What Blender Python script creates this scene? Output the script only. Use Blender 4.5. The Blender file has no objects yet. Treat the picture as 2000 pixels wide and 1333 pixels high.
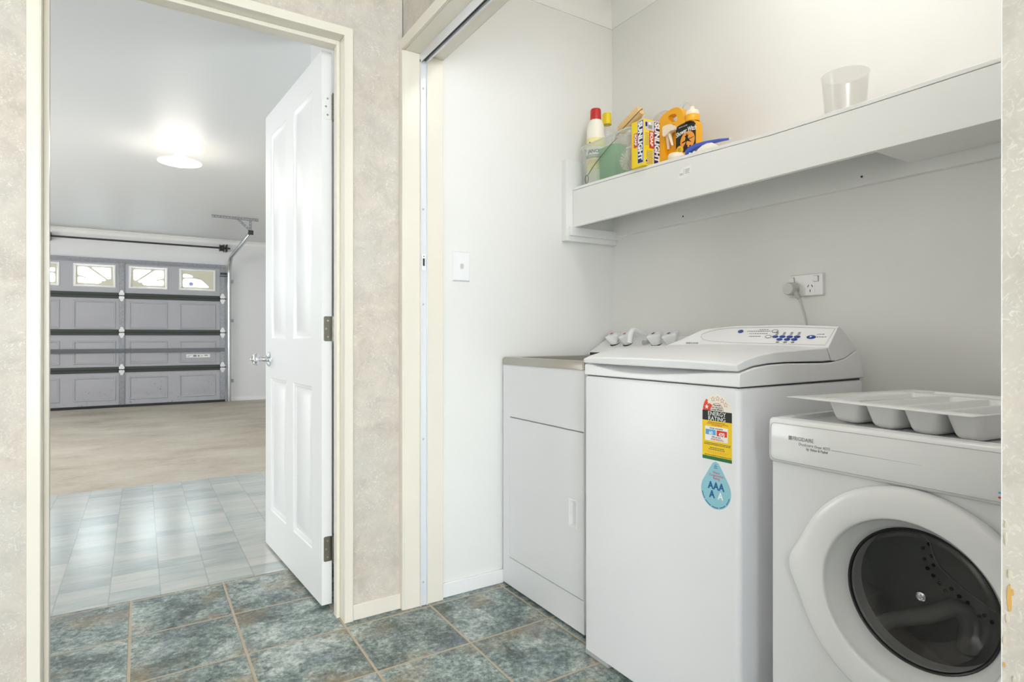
import bpy, bmesh, math, random
from math import sin, cos, pi, radians, sqrt, atan2
from mathutils import Vector, Matrix

SC = bpy.context.scene
COL = SC.collection
random.seed(7)


def lin(c):
    return tuple((v / 12.92 if v <= .04045 else ((v + .055) / 1.055) ** 2.4) for v in (x / 255. for x in c))


# ------------------------------------------------------------------ camera
cam_d = bpy.data.cameras.new('camera')
cam = bpy.data.objects.new('camera', cam_d)
COL.objects.link(cam)
cam.location = (0, 0, 1.0)
cam.rotation_euler = (pi / 2, 0, -0.561294)
cam_d.sensor_width = 36
cam_d.lens = 36 * 1152.765 / 2000
cam_d.shift_y = -8.06 / 2000
cam_d.clip_start = .02
SC.camera = cam
SC.view_settings.view_transform = 'Standard'
SC.view_settings.look = 'None'
SC.view_settings.gamma = 1
SC.view_settings.use_curve_mapping = False
SC.view_settings.exposure = 0.12
SC.cycles.use_denoising = True
SC.cycles.max_bounces = 10
SC.cycles.diffuse_bounces = 6
SC.cycles.glossy_bounces = 4
SC.cycles.transmission_bounces = 6
SC.cycles.transparent_max_bounces = 12
SC.cycles.sample_clamp_indirect = 6

# ------------------------------------------------------------------ sky and lamps
W = bpy.data.worlds.new('world')
SC.world = W
W.use_nodes = True
W.node_tree.nodes['Background'].inputs[0].default_value = (.86, .95, 1.0, 1)
W.node_tree.nodes['Background'].inputs[1].default_value = 10.0


def area(name, loc, rot, sx, sy, power, color=(1, 1, 1)):
    d = bpy.data.lights.new(name, 'AREA')
    d.shape = 'RECTANGLE'
    d.size, d.size_y, d.energy, d.color = sx, sy, power, color
    o = bpy.data.objects.new(name, d)
    o.location, o.rotation_euler = loc, rot
    COL.objects.link(o)
    return o


def point(name, loc, power, color=(1, 1, 1), r=.05):
    d = bpy.data.lights.new(name, 'POINT')
    d.energy, d.color, d.shadow_soft_size = power, color, r
    o = bpy.data.objects.new(name, d)
    o.location = loc
    COL.objects.link(o)
    return o


# unseen hall fill lights, added to brighten the view, then the laundry ceiling lamp
area('hall_back_fill', (-.7, -2.5, 1.35), (pi / 2, 0, 0), 2.2, 1.5, 27, (.97, .985, 1))  # added soft light from behind the camera
area('hall_side_fill', (-2.36, -.6, 1.4), (0, -pi / 2, 0), 1.3, 1.5, 5, (.95, .975, 1))  # added to light the appliance fronts evenly
point('hall_top_fill', (-.7, -1.5, 2.36), 5.5, (1, .985, .96), .12)  # added hall fill, no fitting built
point('laundry_ceiling_lamp', (1.26, .86, 2.39), 7.9, (1, .982, .957), .07)
# unseen fill lights added to brighten the garage
area('garage_side_fill', (-3.3, 6.2, 1.5), (0, -pi / 2, 0), 1.6, 4.0, 90, (.96, .98, 1))  # added light in front of a blank wall
point('garage_top_fill', (-1.6, 5.4, 2.30), 30, (1, .98, .95), .1)  # added fill light without a fitting

# ------------------------------------------------------------------ materials
class NT:
    def __init__(s, name):
        m = bpy.data.materials.new(name)
        m.use_nodes = True
        s.m, s.t = m, m.node_tree
        s.b = s.t.nodes['Principled BSDF']
        s.out = s.t.nodes['Material Output']

    def n(s, kind, ins=None, **at):
        x = s.t.nodes.new('ShaderNode' + kind)
        for k, v in at.items():
            setattr(x, k, v)
        for k, v in (ins or {}).items():
            if hasattr(v, 'is_output'):
                s.t.links.new(v, x.inputs[k])
            else:
                x.inputs[k].default_value = v
        return x

    def l(s, a, b):
        s.t.links.new(a, b)

    def math(s, op, a, b=None, c=None):
        ins = {0: a}
        if b is not None: ins[1] = b
        if c is not None: ins[2] = c
        return s.n('Math', ins, operation=op).outputs[0]

    def mix(s, f, a, b):
        x = s.n('Mix', data_type='RGBA')
        for i, v in ((0, f), (6, a), (7, b)):
            if hasattr(v, 'is_output'):
                s.l(v, x.inputs[i])
            else:
                x.inputs[i].default_value = v if i == 0 else (tuple(v) + (1,) if len(v) == 3 else v)
        return x.outputs[2]

    def ramp(s, f, stops):
        r = s.n('ValToRGB', {0: f})
        e = r.color_ramp.elements
        while len(e) < len(stops): e.new(.5)
        for i, (p, c) in enumerate(stops):
            e[i].position = p
            e[i].color = tuple(lin(c)) + (1,) if max(c) > 1 else tuple(c) + (1,)
        return r.outputs[0]

    def pos(s, scale=(1, 1, 1), off=(0, 0, 0)):
        g = s.n('NewGeometry')
        mp = s.n('Mapping', {0: g.outputs['Position'], 3: scale, 1: off})
        return mp.outputs[0]

    def noise(s, vec, scale, detail=4, rough=.55, dist=0.):
        x = s.n('TexNoise', {'Vector': vec, 'Scale': scale, 'Detail': detail, 'Roughness': rough, 'Distortion': dist})
        return x.outputs[0]

    def bump(s, h, strength=.2, dist=.01):
        x = s.n('Bump', {'Height': h, 'Strength': strength, 'Distance': dist})
        s.l(x.outputs[0], s.b.inputs['Normal'])


def mat(name, rgb, rough=.5, metal=0., spec=.5, bump=None, coat=0., var=None):
    t = NT(name)
    c = lin(rgb)
    t.b.inputs['Base Color'].default_value = c + (1,)
    t.b.inputs['Roughness'].default_value = rough
    t.b.inputs['Metallic'].default_value = metal
    t.b.inputs['Specular IOR Level'].default_value = spec
    t.b.inputs['Coat Weight'].default_value = coat
    if var:
        f = t.noise(t.pos(), var[0], 4)
        d = tuple(v * (1 - var[1]) for v in c)
        u = tuple(min(1, v * (1 + var[1])) for v in c)
        t.l(t.ramp(f, [(.3, d), (.7, u)]), t.b.inputs['Base Color'])
    if bump:
        t.bump(t.noise(t.pos(), bump[0], 3), bump[1], bump[2] if len(bump) > 2 else .002)
    return t.m


def glassy(name, rgb, gloss=.12, rough=.05, body=0., body_rgb=(255, 255, 255)):
    """thin see-through sheet: tinted transparency, a little milky body, fresnel gloss"""
    t = NT(name)
    tr = t.n('BsdfTransparent', {0: tuple(lin(rgb)) + (1,)}).outputs[0]
    if body:
        df = t.n('BsdfDiffuse', {0: tuple(lin(body_rgb)) + (1,)}).outputs[0]
        tl = t.n('BsdfTranslucent', {0: tuple(lin(body_rgb)) + (1,)}).outputs[0]
        dd = t.n('MixShader', {0: .4, 1: df, 2: tl}).outputs[0]
        tr = t.n('MixShader', {0: body, 1: tr, 2: dd}).outputs[0]
    gl = t.n('BsdfGlossy', {0: (1, 1, 1, 1), 'Roughness': rough}).outputs[0]
    fr = t.n('LayerWeight', {0: .5}).outputs['Facing']
    f = t.math('MULTIPLY_ADD', t.math('POWER', fr, 6.), .35, gloss)
    s = t.n('MixShader', {0: f, 1: tr, 2: gl}).outputs[0]
    t.l(s, t.out.inputs[0])
    return t.m


def glow(name, rgb, strength):
    t = NT(name)
    e = t.n('Emission', {0: tuple(lin(rgb)) + (1,), 1: strength}).outputs[0]
    t.l(e, t.out.inputs[0])
    return t.m


M = {}
M['paint'] = mat('white_wall_paint', (230, 229, 226), .55, bump=(180, .12, .002), var=(1.3, .012))
M['ceiling'] = mat('ceiling_paint', (236, 235, 232), .7, bump=(60, .05, .002))
M['cornice'] = mat('cornice_paint', (238, 237, 234), .5)
M['garage_wall'] = mat('garage_wall_paint', (226, 226, 226), .5, bump=(40, .04, .002))
M['garage_ceiling'] = mat('garage_ceiling_paint', (222, 222, 222), .5, bump=(25, .03, .003))
M['cream'] = mat('cream_gloss_paint', (231, 224, 211), .28, bump=(30, .05, .002), var=(3, .02))
M['white_gloss'] = mat('white_gloss_paint', (236, 236, 236), .38, bump=(25, .03, .002))
M['board'] = mat('white_melamine_board', (232, 232, 230), .35, bump=(30, .03, .002))
M['enamel'] = mat('white_enamel', (229, 229, 232), .28, spec=.4, bump=(9, .02, .003))
M['plastic'] = mat('white_plastic', (236, 236, 237), .28)
M['dryer'] = mat('dryer_white_enamel', (226, 226, 228), .3)
M['dryer_plastic'] = mat('dryer_white_plastic', (232, 232, 233), .16)
M['tray'] = mat('grey_white_tray_plastic', (232, 232, 231), .3)
M['grey_plastic'] = mat('grey_plastic', (176, 176, 176), .45)
M['plug'] = mat('grey_plug_plastic', (200, 199, 195), .4)
M['black'] = mat('black', (18, 18, 18), .5)
M['dark'] = mat('dark_grey', (48, 48, 48), .45)
M['ink'] = mat('grey_print', (140, 140, 142), .5)
M['ink_dark'] = mat('dark_print', (50, 50, 55), .5)
M['chrome'] = mat('chrome', (215, 217, 220), .09, 1.)
M['steel'] = mat('brushed_steel', (178, 174, 166), .3, 1., bump=(300, .06, .001))
M['galv'] = mat('galvanised_steel', (142, 144, 148), .42, .75, var=(40, .18))
M['track'] = mat('bright_track_steel', (196, 198, 200), .25, .9)
M['strut'] = mat('dull_steel', (104, 106, 110), .4, .5)
M['hinge'] = mat('hinge_steel', (140, 138, 130), .3, 1.)
M['white_steel'] = mat('white_zinc', (222, 222, 222), .4, .3)
M['alu'] = mat('white_powder_aluminium', (229, 230, 233), .25, .1)
M['door2'] = mat('garage_door_grey', (188, 188, 192), .5, var=(14, .05))
M['green_rail'] = mat('dark_green_rail', (52, 60, 56), .5)
M['rubber'] = mat('rubber', (36, 36, 36), .3)
M['blue'] = mat('blue_button', (40, 70, 150), .3)
M['red'] = mat('red_plastic', (190, 38, 40), .4)
M['yellow'] = mat('yellow_plastic', (238, 208, 30), .4)
M['amber'] = mat('amber_yellow_plastic', (240, 172, 18), .35)
M['cream_plastic'] = mat('cream_plastic', (243, 228, 205), .4)
M['white_bottle'] = mat('white_bottle_plastic', (244, 238, 225), .35)
M['blue_plastic'] = mat('blue_plastic', (66, 92, 196), .4)
M['green'] = glassy('green_translucent_plastic', (176, 228, 184), .03, .2, .4, (128, 212, 142))
M['tub'] = glassy('milky_translucent_plastic', (247, 249, 248), .03, .15, .17, (252, 254, 252))
M['clear'] = glassy('clear_plastic', (248, 249, 249), .035, .08, .04)
M['milky'] = glassy('milky_rim_plastic', (246, 248, 246), .03, .2, .5, (244, 246, 244))
M['cup'] = glassy('frosted_plastic', (248, 248, 247), .03, .2, .10, (246, 245, 243))
M['bag'] = glassy('thin_film', (250, 246, 244), .04, .15, .12, (244, 232, 226))
M['pane'] = glassy('window_glass', (246, 250, 250), .04, .02)
M['dryer_glass'] = glassy('smoked_glass', (205, 205, 205), .035, .03)
M['drum'] = mat('drum_steel', (172, 172, 172), .4, .0)
M['drum_light'] = mat('drum_fin_grey', (196, 196, 196), .35)
M['straw'] = mat('straw_bristle', (236, 205, 152), .8)
M['bristle'] = mat('white_bristle', (240, 236, 224), .6)
M['wire'] = mat('wire_steel', (105, 102, 96), .4, .5)
M['maroon'] = mat('maroon_pad', (150, 92, 84), .8)
M['insert'] = mat('beige_window_insert', (214, 210, 190), .5)
M['frame_white'] = mat('white_window_frame', (235, 235, 235), .4)
M['sticker_cream'] = mat('cream_sticker', (238, 233, 220), .5)
M['sticker_white'] = mat('white_sticker', (240, 240, 238), .5)
M['sticker_black'] = mat('black_sticker', (16, 16, 16), .45)
M['sticker_yellow'] = mat('yellow_sticker', (242, 204, 8), .45)
M['sticker_green'] = mat('green_sticker', (24, 110, 62), .45)
M['sticker_red'] = mat('red_sticker', (226, 62, 32), .45)
M['sticker_cyan'] = mat('cyan_sticker', (86, 166, 216), .45)
M['drop'] = mat('aqua_sticker', (146, 200, 214), .45)
M['drop_text'] = mat('navy_print', (28, 94, 150), .5)
M['pink_text'] = mat('crimson_print', (205, 60, 95), .5)
M['white_text'] = mat('white_print', (246, 246, 246), .5)
M['navy'] = mat('navy_print_dark', (22, 30, 92), .5)
M['soap_yellow'] = mat('yellow_card', (246, 214, 22), .5)
M['soap_red'] = mat('red_print', (205, 66, 40), .5)
M['soap_pale'] = mat('lilac_card_edge', (206, 206, 220), .5)
M['label_cream'] = mat('pale_yellow_label', (238, 226, 160), .5)
M['label_grey'] = mat('grey_print_band', (150, 148, 140), .5)
M['moon'] = mat('orange_print', (240, 160, 62), .5)
M['tape'] = glassy('clear_tape', (250, 250, 250), .05, .2, .02, (250, 250, 250))
M['lamp_glass'] = glow('lit_opal_glass', (255, 246, 226), 3.2)
M['bulb'] = glow('lit_bulb', (255, 244, 220), 30)
M['torn_paper'] = mat('torn_paper', (208, 198, 180), .8)
M['plaster'] = mat('torn_plaster', (212, 168, 96), .8)
M['lilac_sticker'] = mat('lilac_sticker', (150, 160, 225), .5)


def wallpaper():
    t = NT('mottled_wallpaper')
    p = t.pos()
    a = t.noise(p, 13, 5, .65, .6)
    base = t.ramp(a, [(.3, (184, 174, 162)), (.5, (203, 192, 180)), (.7, (215, 203, 189))])
    b = t.noise(p, 4, 3, .5)
    base = t.mix(t.ramp(b, [(.35, (0, 0, 0)), (.7, (.5, .5, .5))]), base, lin((197, 196, 190)))
    f = t.noise(t.pos((1, 1, 1), (3, 1, 2)), 92, 4, .65, 2.)
    flecks = t.ramp(f, [(.52, (0, 0, 0)), (.67, (.6, .6, .6))])
    g = t.noise(p, 16, 2)
    gm = t.math('MULTIPLY', t.ramp(g, [(.36, (.35, .35, .35)), (.62, (1, 1, 1))]), flecks)
    col = t.mix(gm, base, lin((238, 231, 221)))
    t.l(col, t.b.inputs['Base Color'])
    t.b.inputs['Roughness'].default_value = .55
    t.bump(f, .15, .002)
    return t.m


def tiles():
    t = NT('slate_look_tiles')
    g = t.n('NewGeometry').outputs['Position']
    s = .3143
    q = t.n('VectorMath', {0: g, 1: (-.0316, 2.333, 0)}, operation='SUBTRACT').outputs[0]
    q = t.n('VectorMath', {0: q, 1: (1 / s, 1 / s, 0)}, operation='MULTIPLY').outputs[0]
    idv = t.n('VectorMath', {0: q}, operation='FLOOR').outputs[0]
    fr = t.n('VectorMath', {0: q}, operation='FRACTION').outputs[0]
    sx = t.n('SeparateXYZ', {0: fr})
    wob = t.math('MULTIPLY', t.math('SUBTRACT', t.noise(g, 30, 2), .5), .008)
    ds = []
    for i in (0, 1):
        v = sx.outputs[i]
        ds.append(t.math('MINIMUM', v, t.math('SUBTRACT', 1., v)))
    d = t.math('ADD', t.math('MINIMUM', *ds), wob)
    grout = t.n('MapRange', {0: d, 1: .010, 2: .017, 3: 1., 4: 0.}).outputs[0]
    wn = t.n('TexWhiteNoise', {0: idv}, noise_dimensions='3D')
    off = t.n('VectorMath', {0: wn.outputs['Color'], 1: (40, 40, 40)}, operation='MULTIPLY').outputs[0]
    p = t.n('VectorMath', {0: g, 1: off}, operation='ADD').outputs[0]
    big = t.noise(p, 4.5, 5, .62, .8)
    mid = t.noise(p, 16, 6, .7, .6)
    fine = t.noise(p, 64, 6, .8, .3)
    fc = t.math('MULTIPLY_ADD', fine, 1.9, -.45)
    f = t.math('ADD', t.math('MULTIPLY', big, .36), t.math('ADD', t.math('MULTIPLY', mid, .34), t.math('MULTIPLY', fc, .30)))
    col = t.ramp(f, [(.37, (58, 67, 68)), (.44, (88, 102, 100)), (.495, (122, 137, 133)), (.545, (156, 168, 163)), (.63, (206, 212, 206))])
    hue = t.noise(p, 5, 3, .5)
    col = t.mix(t.ramp(hue, [(.52, (0, 0, 0)), (.66, (.62, .62, .62))]), col, t.mix(f, lin((84, 72, 50)), lin((188, 164, 128))))
    hue2 = t.noise(t.n('VectorMath', {0: p, 1: (7, 3, 1)}, operation='ADD').outputs[0], 6, 2, .5)
    col = t.mix(t.ramp(hue2, [(.54, (0, 0, 0)), (.7, (.5, .5, .5))]), col, t.mix(f, lin((70, 82, 100)), lin((158, 168, 182))))
    col = t.mix(grout, col, t.mix(mid, lin((150, 136, 114)), lin((204, 188, 164))))
    t.l(col, t.b.inputs['Base Color'])
    r = t.math('ADD', t.math('MULTIPLY', fine, .34), .16)
    t.l(r, t.b.inputs['Roughness'])
    h = t.math('SUBTRACT', t.math('ADD', t.math('MULTIPLY', mid, .6), t.math('MULTIPLY', fine, .4)), t.math('MULTIPLY', grout, .8))
    t.bump(h, .6, .004)
    return t.m


def vinyl():
    t = NT('grey_vinyl_strips')
    g = t.n('NewGeometry').outputs['Position']
    q = t.n('VectorMath', {0: g, 1: (.065, 2.684, 0)}, operation='SUBTRACT').outputs[0]
    q = t.n('VectorMath', {0: q, 1: (1 / .1685, 1 / .0935, 0)}, operation='MULTIPLY').outputs[0]
    idv = t.n('VectorMath', {0: q}, operation='FLOOR').outputs[0]
    sx = t.n('SeparateXYZ', {0: t.n('VectorMath', {0: q}, operation='FRACTION').outputs[0]})
    ex = t.math('MINIMUM', sx.outputs[0], t.math('SUBTRACT', 1., sx.outputs[0]))
    ey = t.math('MINIMUM', sx.outputs[1], t.math('SUBTRACT', 1., sx.outputs[1]))
    line = t.math('MAXIMUM', t.n('MapRange', {0: ex, 1: .006, 2: .02, 3: 1., 4: 0.}).outputs[0],
                  t.n('MapRange', {0: ey, 1: .01, 2: .05, 3: .55, 4: 0.}).outputs[0])
    wn = t.n('TexWhiteNoise', {0: idv}, noise_dimensions='3D').outputs[0]
    off = t.n('VectorMath', {0: idv, 1: (3.7, 5.1, 0)}, operation='MULTIPLY').outputs[0]
    p = t.n('VectorMath', {0: g, 1: off}, operation='ADD').outputs[0]
    p2 = t.n('Mapping', {0: p, 3: (1, 3.2, 1)}).outputs[0]
    a = t.noise(p2, 5, 5, .6)
    f = t.math('ADD', t.math('MULTIPLY', a, .7), t.math('MULTIPLY', wn, .3))
    col = t.ramp(f, [(.3, (158, 168, 165)), (.45, (180, 188, 183)), (.6, (196, 199, 191)), (.75, (208, 206, 196))])
    col = t.mix(t.math('MULTIPLY', line, .42), col, lin((112, 120, 120)))
    t.l(col, t.b.inputs['Base Color'])
    t.b.inputs['Roughness'].default_value = .3
    t.b.inputs['Specular IOR Level'].default_value = .7
    t.b.inputs['Coat Weight'].default_value = 1.
    t.b.inputs['Coat Roughness'].default_value = .19
    t.b.inputs['Coat IOR'].default_value = 1.75
    fine = t.noise(t.n('Mapping', {0: p, 3: (1, 2.2, 1)}).outputs[0], 38, 5, .6, .5)
    t.bump(t.math('SUBTRACT', fine, t.math('MULTIPLY', line, .3)), .3, .004)
    return t.m


def concrete():
    t = NT('stained_concrete')
    p = t.pos((1, 1.6, 1))
    a = t.noise(p, 1.3, 6, .62, .2)
    b = t.noise(p, 16, 6, .75)
    f = t.math('ADD', t.math('MULTIPLY', a, .65), t.math('MULTIPLY', b, .35))
    col = t.ramp(f, [(.32, (150, 140, 124)), (.47, (180, 172, 157)), (.64, (198, 192, 179))])
    t.l(col, t.b.inputs['Base Color'])
    t.b.inputs['Roughness'].default_value = .62
    t.bump(b, .1, .004)
    return t.m


M['paper'] = wallpaper()
M['tiles'] = tiles()
M['vinyl'] = vinyl()
M['concrete'] = concrete()


def dirty_door():
    t = NT('garage_door_panel_paint')
    p = t.pos()
    z = t.n('SeparateXYZ', {0: p}).outputs[2]
    low = t.n('MapRange', {0: z, 1: .0, 2: .75, 3: 1., 4: 0.}).outputs[0]
    n = t.noise(p, 22, 5, .7, 1.)
    sp = t.math('MULTIPLY', t.ramp(n, [(.6, (0, 0, 0)), (.68, (1, 1, 1))]), low)
    c = t.mix(t.math('MULTIPLY', sp, .8), lin((174, 174, 179)), lin((84, 84, 88)))
    t.l(c, t.b.inputs['Base Color'])
    t.b.inputs['Roughness'].default_value = .5
    return t.m


M['door2_panel'] = dirty_door()

# ------------------------------------------------------------------ mesh helpers
WLOC = {}


class MB:
    def __init__(s):
        s.bm = bmesh.new()
        s.mats = []
        s.mi = 0

    def use(s, m):
        if m not in s.mats: s.mats.append(m)
        s.mi = s.mats.index(m)
        return s

    def f(s, vs):
        try:
            fc = s.bm.faces.new(vs)
            fc.material_index = s.mi
            return fc
        except ValueError:
            return None

    def v(s, p):
        return s.bm.verts.new(p)

    def poly(s, pts):
        return s.f([s.v(p) for p in pts])

    def box(s, x0, x1, y0, y1, z0, z1):
        v = [s.v((x, y, z)) for x in (x0, x1) for y in (y0, y1) for z in (z0, z1)]
        for i in ((0, 1, 3, 2), (4, 6, 7, 5), (0, 4, 5, 1), (2, 3, 7, 6), (0, 2, 6, 4), (1, 5, 7, 3)):
            s.f([v[k] for k in i])
        return s

    def loft(s, rings, caps=True, closed=True):
        R = [[s.v(p) for p in r] for r in rings]
        n = len(R[0])
        for a, b in zip(R, R[1:]):
            for i in range(n if closed else n - 1):
                j = (i + 1) % n
                s.f([a[i], a[j], b[j], b[i]])
        if caps:
            s.f(R[0][::-1])
            s.f(R[-1])
        return s

    def tube(s, pts, r, n=10, closed=False, caps=True, rot=0):
        P = [Vector(p) for p in pts]
        m = len(P)
        rs = r if isinstance(r, (list, tuple)) else [r] * m
        T = []
        for i in range(m):
            if closed:
                d = P[(i + 1) % m] - P[i - 1]
            else:
                d = P[min(i + 1, m - 1)] - P[max(i - 1, 0)]
            T.append(d.normalized())
        up = Vector((0, 0, 1)) if abs(T[0].z) < .9 else Vector((0, 1, 0))
        nrm = T[0].cross(up).normalized()
        rings = []
        for i in range(m):
            nrm = (nrm - T[i] * nrm.dot(T[i])).normalized()
            bn = T[i].cross(nrm)
            rings.append([P[i] + (nrm * cos(rot + 2 * pi * k / n) + bn * sin(rot + 2 * pi * k / n)) * rs[i] for k in range(n)])
        if closed: rings.append(rings[0])
        return s.loft(rings, caps and not closed)

    def cyl(s, p0, p1, r0, r1=None, n=20, caps=True):
        return s.tube([p0, p1], [r0, r0 if r1 is None else r1], n, caps=caps)

    def lathe(s, c, axis, prof, n=48, caps=False, rf=None):
        """prof: list of (along axis, radius); axis a Vector"""
        c, ax = Vector(c), Vector(axis).normalized()
        u = ax.cross(Vector((0, 0, 1)) if abs(ax.z) < .9 else Vector((0, 1, 0))).normalized()
        w = ax.cross(u)
        rings = []
        for i, (a, r) in enumerate(prof):
            rings.append([c + ax * a + (u * cos(2 * pi * k / n) + w * sin(2 * pi * k / n)) * (r if rf is None else rf(i, r, 2 * pi * k / n)) for k in range(n)])
        return s.loft(rings, caps)

    def sphere(s, c, r, n=16, sc=(1, 1, 1)):
        c = Vector(c)
        rings = []
        m = n // 2
        for i in range(1, m):
            th = pi * i / m
            rings.append([c + Vector((r * sin(th) * cos(2 * pi * k / n) * sc[0], r * sin(th) * sin(2 * pi * k / n) * sc[1], -r * cos(th) * sc[2])) for k in range(n)])
        return s.loft(rings, True)

    def prism(s, poly, fn, d0, d1):
        return s.loft([[fn(u, v, d0) for u, v in poly], [fn(u, v, d1) for u, v in poly]])

    def panels(s, us, vs, rects, rings, fn):
        """flat face cut into a grid; each rect replaced by rings of (inset, depth)"""
        us = sorted(set(us + [r[0] for r in rects] + [r[1] for r in rects]))
        vs = sorted(set(vs + [r[2] for r in rects] + [r[3] for r in rects]))
        for a, b in zip(us, us[1:]):
            for c, d in zip(vs, vs[1:]):
                mu, mv = (a + b) / 2, (c + d) / 2
                if any(r[0] < mu < r[1] and r[2] < mv < r[3] for r in rects): continue
                s.poly([fn(a, c, 0), fn(b, c, 0), fn(b, d, 0), fn(a, d, 0)])
        for r in rects:
            R = [[fn(r[0] + i, r[2] + i, dd), fn(r[1] - i, r[2] + i, dd), fn(r[1] - i, r[3] - i, dd), fn(r[0] + i, r[3] - i, dd)] for i, dd in rings]
            s.loft(R, caps=False)
            s.poly(R[-1])
        return s


def obj(name, mb, m=None, parent=None, bevel=0, seg=2, smooth=35, sub=0):
    bm = mb.bm
    bmesh.ops.remove_doubles(bm, verts=bm.verts, dist=1e-6)
    bmesh.ops.recalc_face_normals(bm, faces=bm.faces)
    me = bpy.data.meshes.new(name)
    bm.to_mesh(me)
    bm.free()
    mats = mb.mats if mb.mats else [m]
    for x in mats: me.materials.append(M[x])
    return link(name, me, parent, bevel, seg, smooth, sub)


def link(name, me, parent=None, bevel=0, seg=2, smooth=35, sub=0):
    co = [v.co for v in me.vertices]
    lo = Vector([min(c[i] for c in co) for i in range(3)])
    hi = Vector([max(c[i] for c in co) for i in range(3)])
    c = Vector(((lo.x + hi.x) / 2, (lo.y + hi.y) / 2, lo.z))
    me.transform(Matrix.Translation(-c))
    o = bpy.data.objects.new(name, me)
    COL.objects.link(o)
    WLOC[o] = c
    o.location = c
    if parent is not None:
        o.parent = parent
        o.location = c - WLOC[parent]
    if smooth:
        for p in me.polygons: p.use_smooth = True
        me.set_sharp_from_angle(angle=radians(smooth))
    if bevel:
        b = o.modifiers.new('bevel', 'BEVEL')
        b.width, b.segments, b.limit_method, b.angle_limit = bevel, seg, 'ANGLE', radians(40)
        b.harden_normals = False
    if sub:
        q = o.modifiers.new('subsurf', 'SUBSURF')
        q.levels = q.render_levels = sub
    return o


def thing(name, label, cat, loc, group=None):
    o = bpy.data.objects.new(name, None)
    COL.objects.link(o)
    o.empty_display_size = .05
    o.location = loc
    WLOC[o] = Vector(loc)
    return tag(o, label, cat, group)


def tag(o, label, cat, group=None, kind=None):
    o['label'], o['category'] = label, cat
    if group: o['group'] = group
    if kind: o['kind'] = kind
    return o


def struct(name, mb, m, label, cat, **k):
    return tag(obj(name, mb, m, **k), label, cat, kind='structure')


def bx(*a):
    return MB().box(*a)


def curve_mesh(name, loops, depth, fn, m, parent=None, bevel=0, smooth=30):
    """flat outline(s) with holes, given thickness `depth`; fn maps (u, v, d) to the scene"""
    cu = bpy.data.curves.new(name, 'CURVE')
    cu.dimensions = '2D'
    cu.fill_mode = 'BOTH'
    cu.extrude = depth / 2
    for lp in loops:
        sp = cu.splines.new('POLY')
        sp.points.add(len(lp) - 1)
        for i, (u, v) in enumerate(lp): sp.points[i].co = (u, v, 0, 1)
        sp.use_cyclic_u = True
    return from_curve(name, cu, depth, fn, m, parent, bevel, smooth)


def from_curve(name, cu, depth, fn, m, parent, bevel=0, smooth=30):
    o = bpy.data.objects.new('temporary', cu)
    COL.objects.link(o)
    bpy.context.view_layer.update()
    me = bpy.data.meshes.new_from_object(o.evaluated_get(bpy.context.evaluated_depsgraph_get()))
    bpy.data.objects.remove(o)
    bpy.data.curves.remove(cu)
    me.name = name
    for v in me.vertices: v.co = fn(v.co.x, v.co.y, v.co.z + depth / 2)
    bm = bmesh.new()
    bm.from_mesh(me)
    bmesh.ops.remove_doubles(bm, verts=bm.verts, dist=1e-6)
    bmesh.ops.recalc_face_normals(bm, faces=bm.faces)
    bm.to_mesh(me)
    bm.free()
    me.materials.clear()
    me.materials.append(M[m])
    return link(name, me, parent, bevel, 2, smooth)


def text(name, s, size, fn, m, parent, ax='LEFT', bold=0., sx=1., spacing=1., line=1.):
    cu = bpy.data.curves.new(name, 'FONT')
    cu.body = s
    cu.size = size
    cu.align_x = ax
    cu.offset = bold
    cu.space_character = spacing
    cu.space_line = line
    cu.extrude = .00015
    cu.resolution_u = 3
    return from_curve(name, cu, .0003, lambda u, v, d: fn(u * sx, v, d), m, parent, 0, 0)


def plane(o, right, up, lift=0.):
    """frame on a surface: (u, v, d) -> o + u right + v up + d normal"""
    o, r, u = Vector(o), Vector(right).normalized(), Vector(up).normalized()
    n = r.cross(u)
    return lambda a, b, d=0.: o + r * a + u * b + n * (d + lift)


def arc(cx, cy, r, a0, a1, n=16, ry=None):
    ry = r if ry is None else ry
    return [(cx + r * cos(radians(a0 + (a1 - a0) * i / n)), cy + ry * sin(radians(a0 + (a1 - a0) * i / n))) for i in range(n + 1)]


def rrect(x0, x1, y0, y1, r, n=5):
    return arc(x1 - r, y0 + r, r, -90, 0, n) + arc(x1 - r, y1 - r, r, 0, 90, n) + arc(x0 + r, y1 - r, r, 90, 180, n) + arc(x0 + r, y0 + r, r, 180, 270, n)

# ------------------------------------------------------------------ room shell
H = 2.515
GH = 2.5
struct('floor_tiles', bx(-2.4, 1.95, -2.7, 2.66, -.05, 0), 'tiles', 'green grey slate look tile floor with tan grout in the hall and laundry', 'tile floor', smooth=0)
struct('floor_vinyl', bx(-3.4, 2.3, 2.66, 4.68, -.05, .001), 'vinyl', 'shiny pale grey vinyl strip just inside the garage', 'vinyl floor', smooth=0)
struct('floor_concrete', bx(-3.4, 2.3, 4.68, 10.2, -.05, 0), 'concrete', 'tan stained concrete floor in front of the garage door', 'concrete floor', smooth=0)
struct('ceiling_hall', bx(-2.4, .82, -2.7, 2.065, H, H + .05), 'ceiling', 'white hall ceiling above the doorways', 'ceiling', smooth=0)
struct('ceiling_laundry', bx(.82, 1.95, -.3, 2.12, H, H + .05), 'ceiling', 'white ceiling corner of the laundry alcove', 'ceiling', smooth=0)
struct('ceiling_garage', bx(-3.4, 2.3, 2.12, 10.3, GH, GH + .05), 'garage_ceiling', 'grey white garage ceiling that carries the lit lamp', 'ceiling', smooth=0)

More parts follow.
